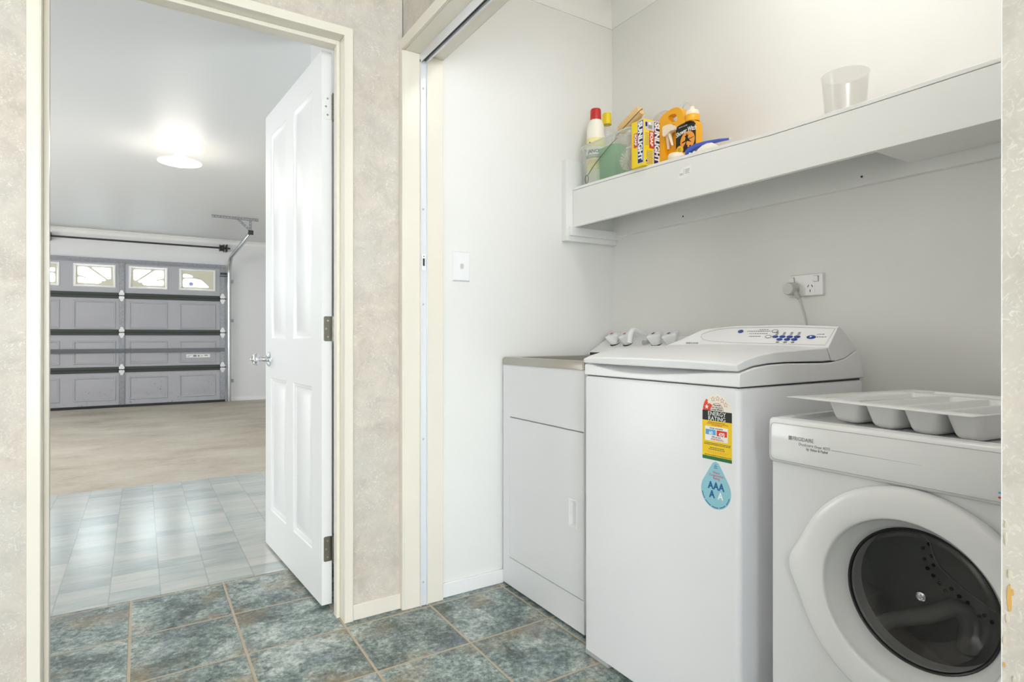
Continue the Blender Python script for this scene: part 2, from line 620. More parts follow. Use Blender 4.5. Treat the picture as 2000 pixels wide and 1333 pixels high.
w = MB()
w.box(-2.4, -.234, 2.065, 2.12, 0, H)
w.box(-.234, .602, 2.065, 2.12, 2.065, H)
w.box(.602, .822, 2.065, 2.12, 0, H)
struct('wall_north', w, 'paper', 'mottled beige wallpapered wall around the garage doorway', 'wall', smooth=0)
w = MB()
w.box(-3.4, -.234, 2.12, 2.18, 0, GH)
w.box(-.234, .602, 2.12, 2.18, 2.065, GH)
w.box(.602, .72, 2.12, 2.18, 0, GH)
struct('wall_garage_south', w, 'garage_wall', 'white garage side of the doorway wall', 'wall', smooth=0)
struct('wall_garage_nib', bx(.72, .82, 2.12, 3.04, 0, GH), 'garage_wall', 'short white wall return behind the open panelled door', 'wall', smooth=0)
struct('wall_laundry_north', bx(.82, 1.95, 2.06, 2.12, 0, H), 'paint', 'white laundry wall that carries the light switch', 'wall', smooth=0)
struct('wall_laundry_east', bx(1.84, 1.95, -.3, 2.06, 0, H), 'paint', 'long white laundry wall behind the shelf and power outlet', 'wall', smooth=0)
struct('wall_laundry_south', bx(.89, 1.84, -.3, -.2, 0, H), 'paint', 'white end wall of the laundry beyond the dryer', 'wall', smooth=0)
w = MB()
w.box(.82, .87, -2.7, .2687, 0, H)
w.box(.82, .87, .2687, 2.065, 2.065, H)
struct('wall_east', w, 'paper', 'wallpapered wall with torn patches at the near side of the laundry opening', 'wall', smooth=0)
w = MB()
w.box(.87, .955, -.3, .2687, 0, H)
w.box(.87, .955, .2687, 2.06, 2.065, H)
struct('wall_laundry_west', w, 'paint', 'laundry side of the opening wall', 'wall', smooth=0)
struct('wall_west', bx(-2.5, -2.4, -2.7, 2.12, 0, H), 'paper', 'wallpapered hall wall out of view to the left', 'wall', smooth=0)
w = MB()
w.box(-2.4, -1.9, -2.8, -2.7, 0, H)
w.box(.5, .82, -2.8, -2.7, 0, H)
w.box(-1.9, .5, -2.8, -2.7, 0, .55)
w.box(-1.9, .5, -2.8, -2.7, 2.15, H)
struct('wall_south', w, 'paper', 'wallpapered hall wall with an added window opening behind the viewer', 'wall', smooth=0)
w = MB()
w.box(-3.4, -2.78, 10.12, 10.2, 0, GH)
w.box(1.05, 2.3, 10.12, 10.2, 0, GH)
w.box(-2.78, 1.05, 10.12, 10.2, 2.07, GH)
struct('wall_garage_north', w, 'garage_wall', 'white garage wall around the sectional door', 'wall', smooth=0)
struct('wall_garage_east', bx(2.3, 2.4, 2.12, 10.2, 0, GH), 'garage_wall', 'white garage wall hidden by the open door', 'wall', smooth=0)
w = MB()
w.box(-3.5, -3.4, 2.12, 10.2, 0, GH)
struct('wall_garage_west', w, 'garage_wall', 'white garage wall out of view to the left', 'wall', smooth=0)

# torn wallpaper patches on the near pillar
pl = plane((.82, .2685, 0), (0, -1, 0), (0, 0, 1), .0002)
wp = bpy.data.objects['wall_east']


def blob(cx, cy, rx, ry, k=.25, n=18, seed=1):
    r = random.Random(seed)
    return [(cx + rx * (1 + r.uniform(-k, k)) * cos(2 * pi * i / n), cy + ry * (1 + r.uniform(-k, k)) * sin(2 * pi * i / n)) for i in range(n)]


for i, (c, z, a, b) in enumerate(((.0068, .708, .0022, .016), (.0018, .632, .0012, .003), (.005, .583, .0013, .004), (.007, .55, .001, .004), (.0097, .716, .0012, .004))):
    curve_mesh('torn_patch', [blob(c, z, a, b, .22, 16, i + 3)], .0004, pl, 'plaster', wp)
for i, (c, z, a, b) in enumerate(((.004, .79, .0016, .004), (.0035, .774, .0013, .006), (.0075, .735, .0022, .005), (.005, .685, .0016, .004), (.0022, .66, .0014, .004), (.011, .62, .0012, .003), (.004, .57, .0007, .012))):
    curve_mesh('torn_patch', [blob(c, z, a, b, .3, 14, i + 30)], .0008, pl, 'torn_paper', wp)
struct('trim_edge', bx(.8195, .86, .2687, .2694, 0, 2.06), 'alu', 'thin pale edge strip on the near wallpapered corner', 'trim', smooth=0)

# garage doorway: jamb liner with stop, then the flat architrave
j = MB()
j.box(-.252, -.232, 2.051, 2.185, 0, 2.072)
j.box(.6, .62, 2.051, 2.185, 0, 2.072)
j.box(-.232, .6, 2.051, 2.185, 2.052, 2.072)
j.box(-.232, -.220, 2.105, 2.14, 0, 2.052)
j.box(.588, .6, 2.105, 2.14, 0, 2.052)
j.box(-.22, .588, 2.105, 2.14, 2.038, 2.052)
struct('trim_1', j, 'cream', 'cream door jamb and stop lining the garage doorway', 'door jamb', bevel=.0015)
j = MB()
fn = plane((0, 2.0655, 0), (1, 0, 0), (0, 0, 1))


def archi(x0, x1, top, wd, fn, t, parent=None):
    """mitred flat casing round an opening, open at the floor"""
    o = [(x0 - wd, 0), (x0 - wd, top + wd), (x1 + wd, top + wd), (x1 + wd, 0)]
    i = [(x0, 0), (x0, top), (x1, top), (x1, 0)]
    m = MB()
    for k in range(3):
        q = [o[k], o[k + 1], i[k + 1], i[k]]
        m.prism(q, fn, 0, t)
    return m


struct('trim_2', archi(-.2325, .6005, 2.0512, .0305, fn, .016), 'cream', 'cream architrave framing the garage doorway', 'architrave', bevel=.0015)
struct('baseboard_north', bx(.632, .822, 2.054, 2.066, 0, .055), 'cream', 'low cream skirting between the two doorways', 'skirting board', bevel=.002)
struct('baseboard_laundry', bx(.972, 1.25, 2.049, 2.061, 0, .055), 'white_gloss', 'low white skirting under the light switch', 'skirting board', bevel=.003)
struct('baseboard_garage', bx(1.18, 2.3, 10.108, 10.121, 0, .06), 'white_gloss', 'white skirting right of the garage door', 'skirting board', bevel=.003)

# laundry opening: timber liner, head, hall architrave, aluminium slider channel
j = MB()
j.box(.815, .876, 2.034, 2.062, 0, 2.05)
j.box(.905, .972, 2.036, 2.062, 0, 2.05)
j.box(.876, .905, 2.044, 2.062, 0, 2.05)
j.box(.815, .876, .27, 2.062, 2.05, 2.075)
j.box(.905, .972, .27, 2.062, 2.05, 2.075)
j.box(.87, .91, .27, 2.062, 2.066, 2.078)
struct('trim_3', j, 'cream', 'cream timber liner around the laundry opening', 'door liner', bevel=.0015)
struct('trim_4', bx(.806, .8165, .2687, 2.066, 2.05, 2.092).box(.806, .8165, 2.034, 2.066, 0, 2.05), 'cream', 'cream architrave over the laundry opening', 'architrave', bevel=.002)
c = MB()
c.box(.876, .879, 2.028, 2.044, 0, 2.03)
c.box(.902, .905, 2.028, 2.044, 0, 2.03)
c.box(.879, .902, 2.036, 2.044, 0, 2.03)
tr = tag(obj('trim_5', c, 'alu', bevel=.0007), 'white aluminium sliding door channel on the far jamb', 'door channel', kind='structure')
for z in (1.925, 1.475, 1.121, .619, .086):
    obj('screw', MB().lathe((.89, 2.036, z), (0, -1, 0), [(0, .004), (.0012, .0038), (.0018, .0015), (.0008, .0008)], 12, True), 'grey_plastic', tr)
k = curve_mesh('latch_keeper', [rrect(-.0085, .0085, -.03, .03, .002), rrect(-.004, .0045, -.014, .014, .001)], .004, plane((.8905, 2.036, 1.278), (1, 0, 0), (0, 0, 1)), 'plastic', tr)
obj('keeper_slot', bx(.886, .8955, 2.0345, 2.0352, 1.262, 1.294), 'dark', k)
obj('keeper_screw', MB().cyl((.8905, 2.032, 1.3), (.8905, 2.031, 1.3), .002, n=10), 'black', k)
c = MB()
c.box(.876, .879, .27, 2.036, 2.018, 2.066)
c.box(.897, .905, .27, 2.036, 2.022, 2.066)
c.box(.876, .905, .27, 2.036, 2.06, 2.066)
t6 = tag(obj('trim_6', c, 'alu', bevel=.0007), 'white aluminium head track of the laundry slider with a dark slot', 'door track', kind='structure')
obj('slot_shade', bx(.8795, .8965, .27, 2.034, 2.03, 2.06), 'rubber', t6)  # dark box stands in for the shade inside the track slot

# cornices
def cornice(a, b, inward, z0, z1, depth, m, name, label):
    """cove between two corner points along a wall; inward is the unit vector into the room"""
    prof = [(0, z0), (.004, z0)] + [(depth - (depth - .006) * cos(t * pi / 12) * .999, z0 + .006 + (z1 - z0 - .012) * sin(t * pi / 12)) for t in range(0, 7)] + [(depth, z1 - .005), (depth, z1), (0, z1)]
    mb = MB()
    A, B, I = Vector(a), Vector(b), Vector(inward)
    mb.loft([[Vector((p.x, p.y, 0)) + I * d + Vector((0, 0, z)) for d, z in prof] for p in (A, B)])
    return struct(name, mb, m, label, 'cornice')


cornice((1.84, -.2, 0), (1.84, 2.06, 0), (-1, 0, 0), 2.417, H, .072, 'cornice', 'trim_7', 'white cove cornice along the long laundry wall')
cornice((.955, 2.06, 0), (1.84, 2.06, 0), (0, -1, 0), 2.417, H, .072, 'cornice', 'trim_8', 'white cove cornice above the light switch wall')
cornice((-3.4, 10.12, 0), (2.3, 10.12, 0), (0, -1, 0), 2.437, GH, .06, 'cornice', 'trim_9', 'white cove cornice above the garage door')

# ------------------------------------------------------------------ open panelled door
h0 = Vector((.5621, 2.2057, 0))
u_ = Vector((-.06397, .99795, 0))
n_ = Vector((.99795, .06397, 0))
LF = lambda s, z, d=0.: h0 + u_ * s + Vector((0, 0, z)) + n_ * d
d1 = thing('door_1', 'white four panel door standing open into the garage', 'door', h0)
d1['kind'] = 'structure'
mb = MB()
DW, Z0, Z1 = .833, .012, 2.053
rects = [(.115, .37, .188, .81), (.477, .738, .188, .81), (.115, .37, .99, 1.944), (.477, .738, .99, 1.944)]
rings = [(0, 0), (.004, .0035), (.012, .0055), (.018, .010), (.026, .010), (.05, .003), (.054, .0015)]
mb.panels([0, DW], [Z0, Z1], rects, rings, LF)
mb.panels([0, DW], [Z0, Z1], rects, rings, lambda a, b, d: LF(a, b, .037 - d))
for a, b, c_, d_ in ((0, Z0, 0, Z1), (DW, Z0, DW, Z1)):
    mb.poly([LF(a, b, 0), LF(a, d_, 0), LF(a, d_, .037), LF(a, b, .037)])
for z in (Z0, Z1):
    mb.poly([LF(0, z, 0), LF(DW, z, 0), LF(DW, z, .037), LF(0, z, .037)])
obj('door_leaf', mb, 'white_gloss', d1, smooth=25)
for z in (1.85, 1.03, .217):
    fnh = lambda a, b, d=0.: LF(-d, z + b, .037 - .004 - a)
    hg = curve_mesh('hinge', [rrect(-.004, .026, -.046, .046, .006)], .0016, lambda a, b, d: LF(-.0001 - d, z + b, .033 - a), 'white_gloss' if z > 1.5 else 'hinge', d1)
    kn = MB()
    for q in range(5):
        kn.cyl(LF(-.006, z - .046 + q * .0188, .0405), LF(-.006, z - .046 + q * .0188 + .017, .0405), .006, n=14)
    kn.cyl(LF(-.006, z - .052, .0405), LF(-.006, z + .052, .0405), .0035, n=10)
    obj('hinge_knuckle', kn, 'hinge', hg)
    for b, a in ((.03, .012), (0, .018), (-.03, .012)):
        obj('hinge_screw', MB().lathe(LF(-.0016, z + b, .033 - a), -u_, [(0, .004), (.0008, .0035), (.0003, .001)], 12, True), 'steel', hg)
kx = LF(.764, .895, 0)
kb = obj('door_knob', MB().lathe(kx, -n_, [(0, .0), (0, .034), (.003, .034), (.006, .031), (.011, .022), (.018, .014), (.028, .0105), (.042, .010), (.044, .012), (.047, .021), (.051, .026), (.058, .0285), (.066, .027), (.072, .021), (.074, .014), (.0745, .008), (.0765, .0075), (.078, .0)], 40), 'chrome', d1)
obj('lock_button', MB().lathe(kx - n_ * .0775, -n_, [(0, .006), (.006, .0055), (.007, .003), (.007, 0)], 16), 'chrome', kb)
obj('door_knob', MB().lathe(LF(.764, .895, .037), n_, [(0, .0), (0, .034), (.003, .034), (.011, .022), (.018, .014), (.042, .010), (.047, .021), (.058, .0285), (.066, .027), (.074, .014), (.078, .0)], 32), 'chrome', d1)

# ------------------------------------------------------------------ garage sectional door
GX0, GX1 = -2.82, 1.10
d2 = thing('door_2', 'grey sectional garage door with a row of sunburst windows', 'garage door', (-.86, 10.07, 0))
d2['kind'] = 'structure'
YF = 10.07
GF = lambda x, z, d=0.: Vector((x, YF + d, z))
pitch = .6350
cols = [(.4804 - pitch * k, .9704 - pitch * k) for k in range(6)]
cols = [(a, b) if k % 2 == 0 else (a + .006, b - .0) for k, (a, b) in enumerate(cols)]
secs = [(.03, .533), (.537, 1.062), (1.066, 1.583), (1.587, 2.105)]
pz = [(.10, .435), (.615, .945), (1.118, 1.508)]
ring = [(0, 0), (.006, -.010), (.018, -.010), (.026, .001), (.036, .001), (.088, -.013)]
for i in range(3):
    z0, z1 = secs[i]
    mb = MB()
    mb.panels([GX0, GX1], [z0, z1], [(a, b, pz[i][0], pz[i][1]) for a, b in cols], ring, GF)
    mb.loft([[GF(GX0, z0), GF(GX1, z0), GF(GX1, z1), GF(GX0, z1)], [GF(GX0, z0, .04), GF(GX1, z0, .04), GF(GX1, z1, .04), GF(GX0, z1, .04)]], caps=False)
    mb.poly([GF(GX0, z0, .04), GF(GX1, z0, .04), GF(GX1, z1, .04), GF(GX0, z1, .04)])
    obj('panel_section', mb, 'door2_panel', d2, smooth=25)
# top section with window holes
mb = MB()
z0, z1 = secs[3]
wz0, wz1 = 1.694, 2.022
hol = [(a + .02, b - .02, wz0 + .02, wz1 - .02) for a, b in cols]
us = sorted({GX0, GX1} | {v for r in hol for v in r[:2]})
vs = [z0, wz0 + .02, wz1 - .02, z1]
for dd in (0, .04):
    for a, b in zip(us, us[1:]):
        for c_, d_ in zip(vs, vs[1:]):
            if any(r[0] <= a and b <= r[1] for r in hol) and c_ == vs[1]: continue
            mb.poly([GF(a, c_, dd), GF(b, c_, dd), GF(b, d_, dd), GF(a, d_, dd)])
for r in hol + [(GX0, GX1, z0, z1)]:
    mb.loft([[GF(r[0], r[2], dd), GF(r[1], r[2], dd), GF(r[1], r[3], dd), GF(r[0], r[3], dd)] for dd in (0, .04)], caps=False)
obj('panel_section', mb, 'door2_panel', d2, smooth=25)


def clip(x, lo, hi): return max(lo, min(hi, x))


def round_poly(p, r=.02, n=4):
    """rounded corners on a convex polygon"""
    out = []
    m = len(p)
    for i in range(m):
        a, b, c_ = Vector(p[i - 1]), Vector(p[i]), Vector(p[(i + 1) % m])
        d0, d1_ = (a - b), (c_ - b)
        t = min(r, d0.length * .45, d1_.length * .45)
        s, e = b + d0.normalized() * t, b + d1_.normalized() * t
        for k in range(n + 1):
            f = k / n
            out.append(tuple(s * (1 - f) ** 2 + b * 2 * f * (1 - f) + e * f * f))
    return out


# openings of the sunburst inserts, drawn in a 0..1 box from the fan centre outwards
fan_near = [[(.05, .55), (.05, .93), (.30, .93), (.82, .27), (.70, .22), (.07, .50)], [(.40, .93), (.93, .93), (.93, .36), (.85, .33)], [(.05, .10), (.05, .42), (.60, .27), (.70, .17), (.60, .09)]]
fan_far = [[(.05, .60), (.05, .82), (.28, .78), (.38, .64)], [(.05, .08), (.05, .53), (.40, .57), (.62, .50), (.87, .10)]]
for k, (a, b) in enumerate(cols):
    fr = MB()
    fnw = GF
    for q in range(1):
        o = [(a, wz0), (b, wz0), (b, wz1), (a, wz1)]
        R = []
        for ins, dd in ((0, 0), (.006, -.014), (.022, -.014), (.03, -.004), (.03, .03)):
            R.append([GF(a + ins, wz0 + ins, dd), GF(b - ins, wz0 + ins, dd), GF(b - ins, wz1 - ins, dd), GF(a + ins, wz1 - ins, dd)])
        fr.loft(R, caps=False)
    wf = obj('window_frame', fr, 'frame_white', d2)
    x0, x1, zz0, zz1 = a + .03, b - .03, wz0 + .03, wz1 - .03
    # k = 0 is the end window (fan runs down to the right), 1 and 2 face each other across the stile
    src = fan_far if k % 4 in (0, 3) else fan_near
    flip = k % 4 in (1, 3) and src is fan_near or (k % 4 == 3)
    loops = [[(x0, zz0), (x1, zz0), (x1, zz1), (x0, zz1)]]
    for p in src:
        q = [((1 - u if flip else u), v) for u, v in p]
        loops.append(round_poly([(x0 + u * (x1 - x0), zz0 + v * (zz1 - zz0)) for u, v in q], .028))
    curve_mesh('sunburst_insert', loops, .006, lambda u, v, d: GF(u, v, .014 - d), 'insert', wf)
    obj('pane', bx(x0, x1, YF + .026, YF + .029, zz0, zz1), 'pane', wf)
    if k == 0:
        curve_mesh('round_sticker', [arc(x0 + .30 * (x1 - x0), zz0 + .27 * (zz1 - zz0), .03, 0, 360, 20)[:-1]], .0006, lambda u, v, d: GF(u, v, .0255 - d), 'lilac_sticker', wf)
# rails over the joints, stiles, strut, hinges
stx = [1.064, -.231, -1.526, -2.785]
for z in (.535, 1.064, 1.585):
    for xa, xb in zip(stx[1:], stx):
        r = MB()
        xa, xb = xa + .034, xb - .034
        r.loft([[GF(x, z - .041, 0), GF(x, z - .041, -.012), GF(x, z - .006, -.014), GF(x, z - .004, -.004), GF(x, z + .004, -.004), GF(x, z + .006, -.014), GF(x, z + .041, -.012), GF(x, z + .041, 0)] for x in (xa, xb)])
        obj('rail', r, 'green_rail', d2, smooth=0)
for sx in stx:
    s = MB()
    for z0, z1 in secs:
        s.box(sx - .035, sx + .035, YF - .016, YF + .002, z0 + .005, min(z1 - .005, 2.046))
    so = obj('stile', s, 'galv', d2, bevel=.003)
    for z in (.535, 1.064, 1.585):
        hm = MB()
        prof = [(-.024, .004), (-.034, .02), (-.034, .035), (-.022, .05), (-.016, .072), (0, .08), (.016, .072), (.022, .05), (.034, .035), (.034, .02), (.024, .004)]
        for sg in (1, -1):
            hm.prism([(sx + u, z + sg * v) for u, v in prof], GF, -.0165, -.022)
            hm.prism([(sx + u * .45, z + sg * (v * .5 + .018)) for u, v in prof], GF, -.021, -.027)
        ho = obj('roller_hinge', hm, 'white_steel', so, smooth=0)
        obj('hinge_pin', MB().cyl((sx - .05, YF - .026, z), (sx + .05, YF - .026, z), .006, n=10), 'dark', ho)
st = MB()
for z in (.778, .79, .802, .814, .826):
    st.box(GX0, 1.095, YF - .032 - (.014 if z in (.79, .814) else 0), YF - .016, z - .006, z + .006)
obj('strut', st, 'strut', d2, smooth=0)
obj('top_strut', bx(GX0, GX1, YF - .02, YF + .02, 2.088, 2.106).box(GX0, GX1, YF - .03, YF - .01, 2.06, 2.072).box(GX0, GX1, YF - .016, YF + .02, 2.045, 2.09), 'galv', d2, bevel=.002)
obj('bottom_seal', bx(GX0, GX1, YF - .02, YF + .04, .001, .036), 'rubber', d2, bevel=.004)
fx = MB().box(1.03, 1.12, YF - .045, YF - .01, 1.955, 1.985).box(1.02, 1.13, YF - .055, YF - .03, 1.925, 1.937)
obj('top_roller_bracket', fx, 'dark', d2)
ls = obj('warning_label', bx(.575, .891, YF - .0165, YF - .0145, .69, .74), 'sticker_white', d2)
gl = plane((.575, YF - .0165, .69), (1, 0, 0), (0, 0, 1), .0003)
mb = MB()
for u, v, w_, h_ in ((.012, .012, .03, .008), (.09, .01, .045, .03), (.15, .012, .025, .026), (.24, .022, .045, .016), (.02, .03, .05, .004), (.19, .02, .03, .008)):
    mb.prism([(u, v), (u + w_, v), (u + w_, v + h_), (u, v + h_)], gl, 0, .0003)
obj('label_print', mb, 'ink', ls, smooth=0)

# right hand track, shaft, hanger
tk = thing('garage_door_track', 'steel garage door track curving back from the right of the grey door', 'track', (1.15, 10.03, 0))
P = [(1.15, 10.025, 0.002), (1.15, 10.025, 1.0), (1.15, 10.025, 1.93)]
for i in range(1, 8):
    a = radians(i * 11.4)
    P.append((1.15 + .001 * i, 10.025 - .27 * (1 - cos(a)), 1.93 + .29 * sin(a)))
P += [(1.165, 9.3, 2.243), (1.17, 8.03, 2.312)]
obj('rail', MB().tube(P, .029, 8, rot=pi / 8), 'track', tk, smooth=50)
for z in (1.86, 1.25, .32):
    obj('wall_bracket', bx(1.165, 1.215, 10.035, 10.119, z - .022, z + .022), 'galv', tk, bevel=.002)
obj('end_stop', bx(1.14, 1.2, 8.02, 8.05, 2.285, 2.34), 'dark', tk, bevel=.003)
sh = thing('torsion_shaft', 'dark steel shaft on the wall above the garage door', 'shaft', (0, 10.05, 2.365))
obj('rod', MB().cyl((-2.9, 10.05, 2.362), (1.17, 10.05, 2.366), .0125, n=14), 'dark', sh)
for x in (-1.04, 1.12):
    obj('bearing_plate', bx(x - .008, x + .008, 10.0, 10.119, 2.31, 2.42), 'dark', sh, bevel=.003)
obj('cable_drum', MB().lathe((1.05, 10.05, 2.365), (1, 0, 0), [(-.03, 0), (-.03, .05), (-.024, .056), (-.016, .042), (.02, .046), (.028, .06), (.034, .06), (.034, 0)], 24), 'dark', sh)
obj('centre_coupling', MB().lathe((-1.075, 10.05, 2.365), (1, 0, 0), [(-.02, 0), (-.02, .034), (.02, .034), (.02, 0)], 20), 'dark', sh)
hg = thing('track_hanger', 'perforated steel bracket on the ceiling holding the track end', 'bracket', (1.0, 8.07, 2.31))


def strap(name, a, b, wd, parent, seg=.033):
    A, B = Vector(a), Vector(b)
    L = (B - A).length
    r = (B - A).normalized()
    up = Vector((0, 1, 0)).cross(r)
    fn = lambda u, v, d: A + r * u + up * v + Vector((0, -d, 0))
    n = int(L / seg)
    loops = [[(0, -wd / 2), (L, -wd / 2), (L, wd / 2), (0, wd / 2)]]
    for i in range(n):
        c_ = (i + .5) * L / n
        loops.append(rrect(c_ - .010, c_ + .010, -.005, .005, .0045, 3))
    return curve_mesh(name, loops, .003, fn, 'galv', parent, smooth=0)


strap('angle_bar', (.733, 8.07, 2.482), (1.266, 8.07, 2.482), .034, hg)
obj('angle_flange', bx(.733, 1.266, 8.07, 8.105, 2.4965, 2.4995), 'galv', hg, smooth=0)
strap('upright_strap', (1.17, 8.066, 2.485), (1.17, 8.066, 2.34), .03, hg)
strap('brace_strap', (1.02, 8.062, 2.478), (1.16, 8.062, 2.348), .03, hg)

# garage ceiling lamp
def garage_lamp(x, y, label):
    gl_ = thing('ceiling_lamp', label, 'lamp', (x, y, GH))
    obj('ceiling_rose', MB().lathe((x, y, GH), (0, 0, -1), [(0, .05), (.012, .048), (.02, .03), (.05, .026), (.05, 0)], 32), 'white_gloss', gl_)
    obj('lamp_shade', MB().lathe((x, y, GH), (0, 0, -1), [(.035, .028), (.05, .032), (.072, .05), (.088, .085), (.10, .125), (.112, .155), (.116, .155), (.104, .122), (.09, .08), (.075, .046), (.052, .028)], 48), 'lamp_glass', gl_)
    obj('bulb', MB().sphere((x, y, GH - .118), .032, 20, (1, 1, 1.15)), 'bulb', gl_)
    point('garage_lamp', (x, y, GH - .16), 9, (1, .95, .86), .17)
    point('garage_lamp_spill', (x, y, GH - .035), .05, (1, .72, .42), .02)
    return gl_


garage_lamp(.262, 5.37, 'lit white coolie shade lamp on the garage ceiling')

# ------------------------------------------------------------------ switch and outlet
sw = thing('light_switch', 'white rocker light switch on the laundry wall beside the opening', 'light switch', (1.058, 2.06, 1.275))
ws = plane((1.058, 2.06, 1.275), (1, 0, 0), (0, 0, 1))
m = MB()
m.loft([[ws(u * k, v * k2, d) for u, v in ((-.038, -.0585), (.038, -.0585), (.038, .0585), (-.038, .0585))] for k, k2, d in ((1, 1, 0), (1, 1, .003), (.87, .92, .010))])
obj('plate', m, 'plastic', sw, bevel=.001)
m = MB()
m.loft([[ws(u, v, d) for u, v in rrect(-.009 + i, .009 - i, -.012 + i, .012 - i, .004)] for i, d in ((0, .010), (0, .0112), (.0015, .0118))])
r = obj('rocker_surround', m, 'plastic', sw)
m = MB()
m.loft([[ws(u, v, d + (.0022 if v > 0 else 0)) for u, v in rrect(-.0065, .0065, -.0095, .0095, .003)] for d in (.010, .0125)])
obj('rocker', m, 'plug', r)

po = thing('power_outlet', 'white double power outlet on the wall above the washer', 'power outlet', (1.84, 1.118, 1.168))
ps = plane((1.84, 1.118, 1.168), (0, -1, 0), (0, 0, 1))
m = MB()
m.loft([[ps(u * k, v * k2, d) for u, v in ((-.060, -.0365), (.060, -.0365), (.060, .0365), (-.060, .0365))] for k, k2, d in ((1, 1, 0), (1, 1, .003), (.95, .92, .010))])
obj('plate', m, 'plastic', po, bevel=.001)
for u, v in ((.036, .019), (-.046, .019)):
    m = MB()
    m.loft([[ps(u + a, v + b, d) for a, b in rrect(-.0095, .0095, -.010, .010, .003)] for d in (.010, .0112)])
    q = obj('switch_surround', m, 'grey_plastic', po)
    m = MB()
    m.loft([[ps(u + a, v + b, d + (.002 if b > 0 else 0)) for a, b in rrect(-.008, .008, -.0085, .0085, .003)] for d in (.010, .0128)])
    obj('rocker', m, 'plastic', q)
m = MB()
m.loft([[ps(.017 + a, -.010 + b, d) for a, b in rrect(-.0155, .0155, -.0165, .0165, .004)] for d in (.010, .0108)])
so = obj('socket', m, 'plastic', po)
for u, v, a in ((.0105, -.0035, -28), (.0235, -.0035, 28), (.017, -.019, 0)):
    ca, sa = cos(radians(a)), sin(radians(a))
    m = MB()
    m.prism([(u + x * ca - y * sa, v + x * sa + y * ca) for x, y in ((-.0012, -.0042), (.0012, -.0042), (.0012, .0042), (-.0012, .0042))], ps, .0107, .0111)
    obj('slot', m, 'black', so)

pc = thing('appliance_plug', 'grey round plug with its cable in the left socket', 'plug', tuple(ps(-.040, -.010, .011)))
m = MB().lathe(ps(-.040, -.010, .0105), (-1, 0, 0), [(0, 0), (0, .021), (.006, .0225), (.016, .0215), (.03, .0205), (.034, .018), (.035, 0)], 36)
obj('plug', m, 'plug', pc)
e0 = [ps(-.040 + .013, -.010 - .012, .024), ps(-.018, -.033, .024), ps(-.011, -.042, .0235)]
m = MB().tube(e0, [.010, .0065, .0052], 14)
for k in range(4):
    t = .35 + k * .16
    p = Vector(e0[0]).lerp(Vector(e0[2]), t)
    dd = (Vector(e0[2]) - Vector(e0[0])).normalized() * .0012
    m.cyl(p - dd, p + dd, .0088 - .002 * t, n=14)
obj('strain_relief', m, 'plug', pc)
cp = []
for i in range(15):
    t = i / 14
    cp.append(ps(-.011 + .026 * sin(t * pi * .55), -.042 - t * .16, .0235 - .010 * t))
cp += [ps(.0145, -.30, .012), ps(.0145, -.55, .012)]
obj('cable', MB().tube(cp, .0036, 10), 'plug', pc)

# ------------------------------------------------------------------ laundry tub cabinet
tb = thing('laundry_tub_cabinet', 'white laundry tub cabinet with steel sink in the corner left of the washer', 'laundry tub', (1.53, 1.79, 0))
XF = 1.245
m = MB()
m.box(XF + .0155, 1.81, 1.532, 2.046, .009, .889)
obj('cabinet_body', m, 'enamel', tb, bevel=.002)
cf = plane((XF, 2.0465, 0), (0, -1, 0), (0, 0, 1))
DY0, DY1, DZ0, DZ1 = .051, .512, .123, .679
m = MB()
for a, b, c_, d_ in ((0, DY0 - .0015, .009, .889), (DY1 + .0015, .5165, .009, .889), (DY0 - .0015, DY1 + .0015, .009, DZ0 - .0035), (DY0 - .0015, DY1 + .0015, DZ1 + .0045, .889)):
    m.loft([[cf(a, c_, d), cf(b, c_, d), cf(b, d_, d), cf(a, d_, d)] for d in (-.016, 0)])
obj('front_frame', m, 'enamel', tb)
m = MB()
hr = (.436, .4785, .353, .4445)
m.panels([DY0, DY1], [DZ0, DZ1], [hr], [(0, 0), (.0005, -.002), (.004, -.012)], cf)
m.loft([[cf(DY0, DZ0, d), cf(DY1, DZ0, d), cf(DY1, DZ1, d), cf(DY0, DZ1, d)] for d in (-.0135, 0)], caps=False)
dr = obj('cabinet_door', m, 'enamel', tb, smooth=20)
m = MB()
R = []
for i, d in ((0, .0005), (.0015, .003), (.005, .003), (.006, -.011)):
    R.append([cf(u, v, d) for u, v in ((hr[0] - .002 + i, hr[2] - .002 + i), (hr[1] + .002 - i, hr[2] - .002 + i), (hr[1] + .002 - i, hr[3] + .002 - i), (hr[0] - .002 + i, hr[3] + .002 - i))])
m.loft(R, caps=False)
obj('recessed_handle', m, 'white_gloss', dr, smooth=0)
for y in (1.56, 2.01):
    for x in (1.29, 1.76):
        obj('foot', MB().cyl((x, y, 0), (x, y, .012), .018, n=14), 'black', tb)
# steel sink: rim with turned down edge and a bowl
m = MB()
ox0, ox1, oy0, oy1 = 1.241, 1.80, 1.531, 2.047
rings = []
for (a, b, c_, d_, z, rr) in ((ox0, ox1, oy0, oy1, .8895, .006), (ox0, ox1, oy0, oy1, .912, .006), (ox0 + .004, ox1 - .004, oy0 + .004, oy1 - .004, .9185, .006), (1.284, 1.668, oy0 + .04, oy1 - .05, .9185, .04), (1.288, 1.664, oy0 + .044, oy1 - .054, .912, .04), (1.305, 1.648, oy0 + .06, oy1 - .07, .70, .05), (1.33, 1.62, oy0 + .09, oy1 - .1, .68, .05)):
    rings.append([(x, y, z) for x, y in rrect(a, b, c_, d_, rr)])
m.loft(rings, caps=False)
m.f([m.v(p) for p in rings[-1]])
obj('steel_sink', m, 'steel', tb, smooth=40)
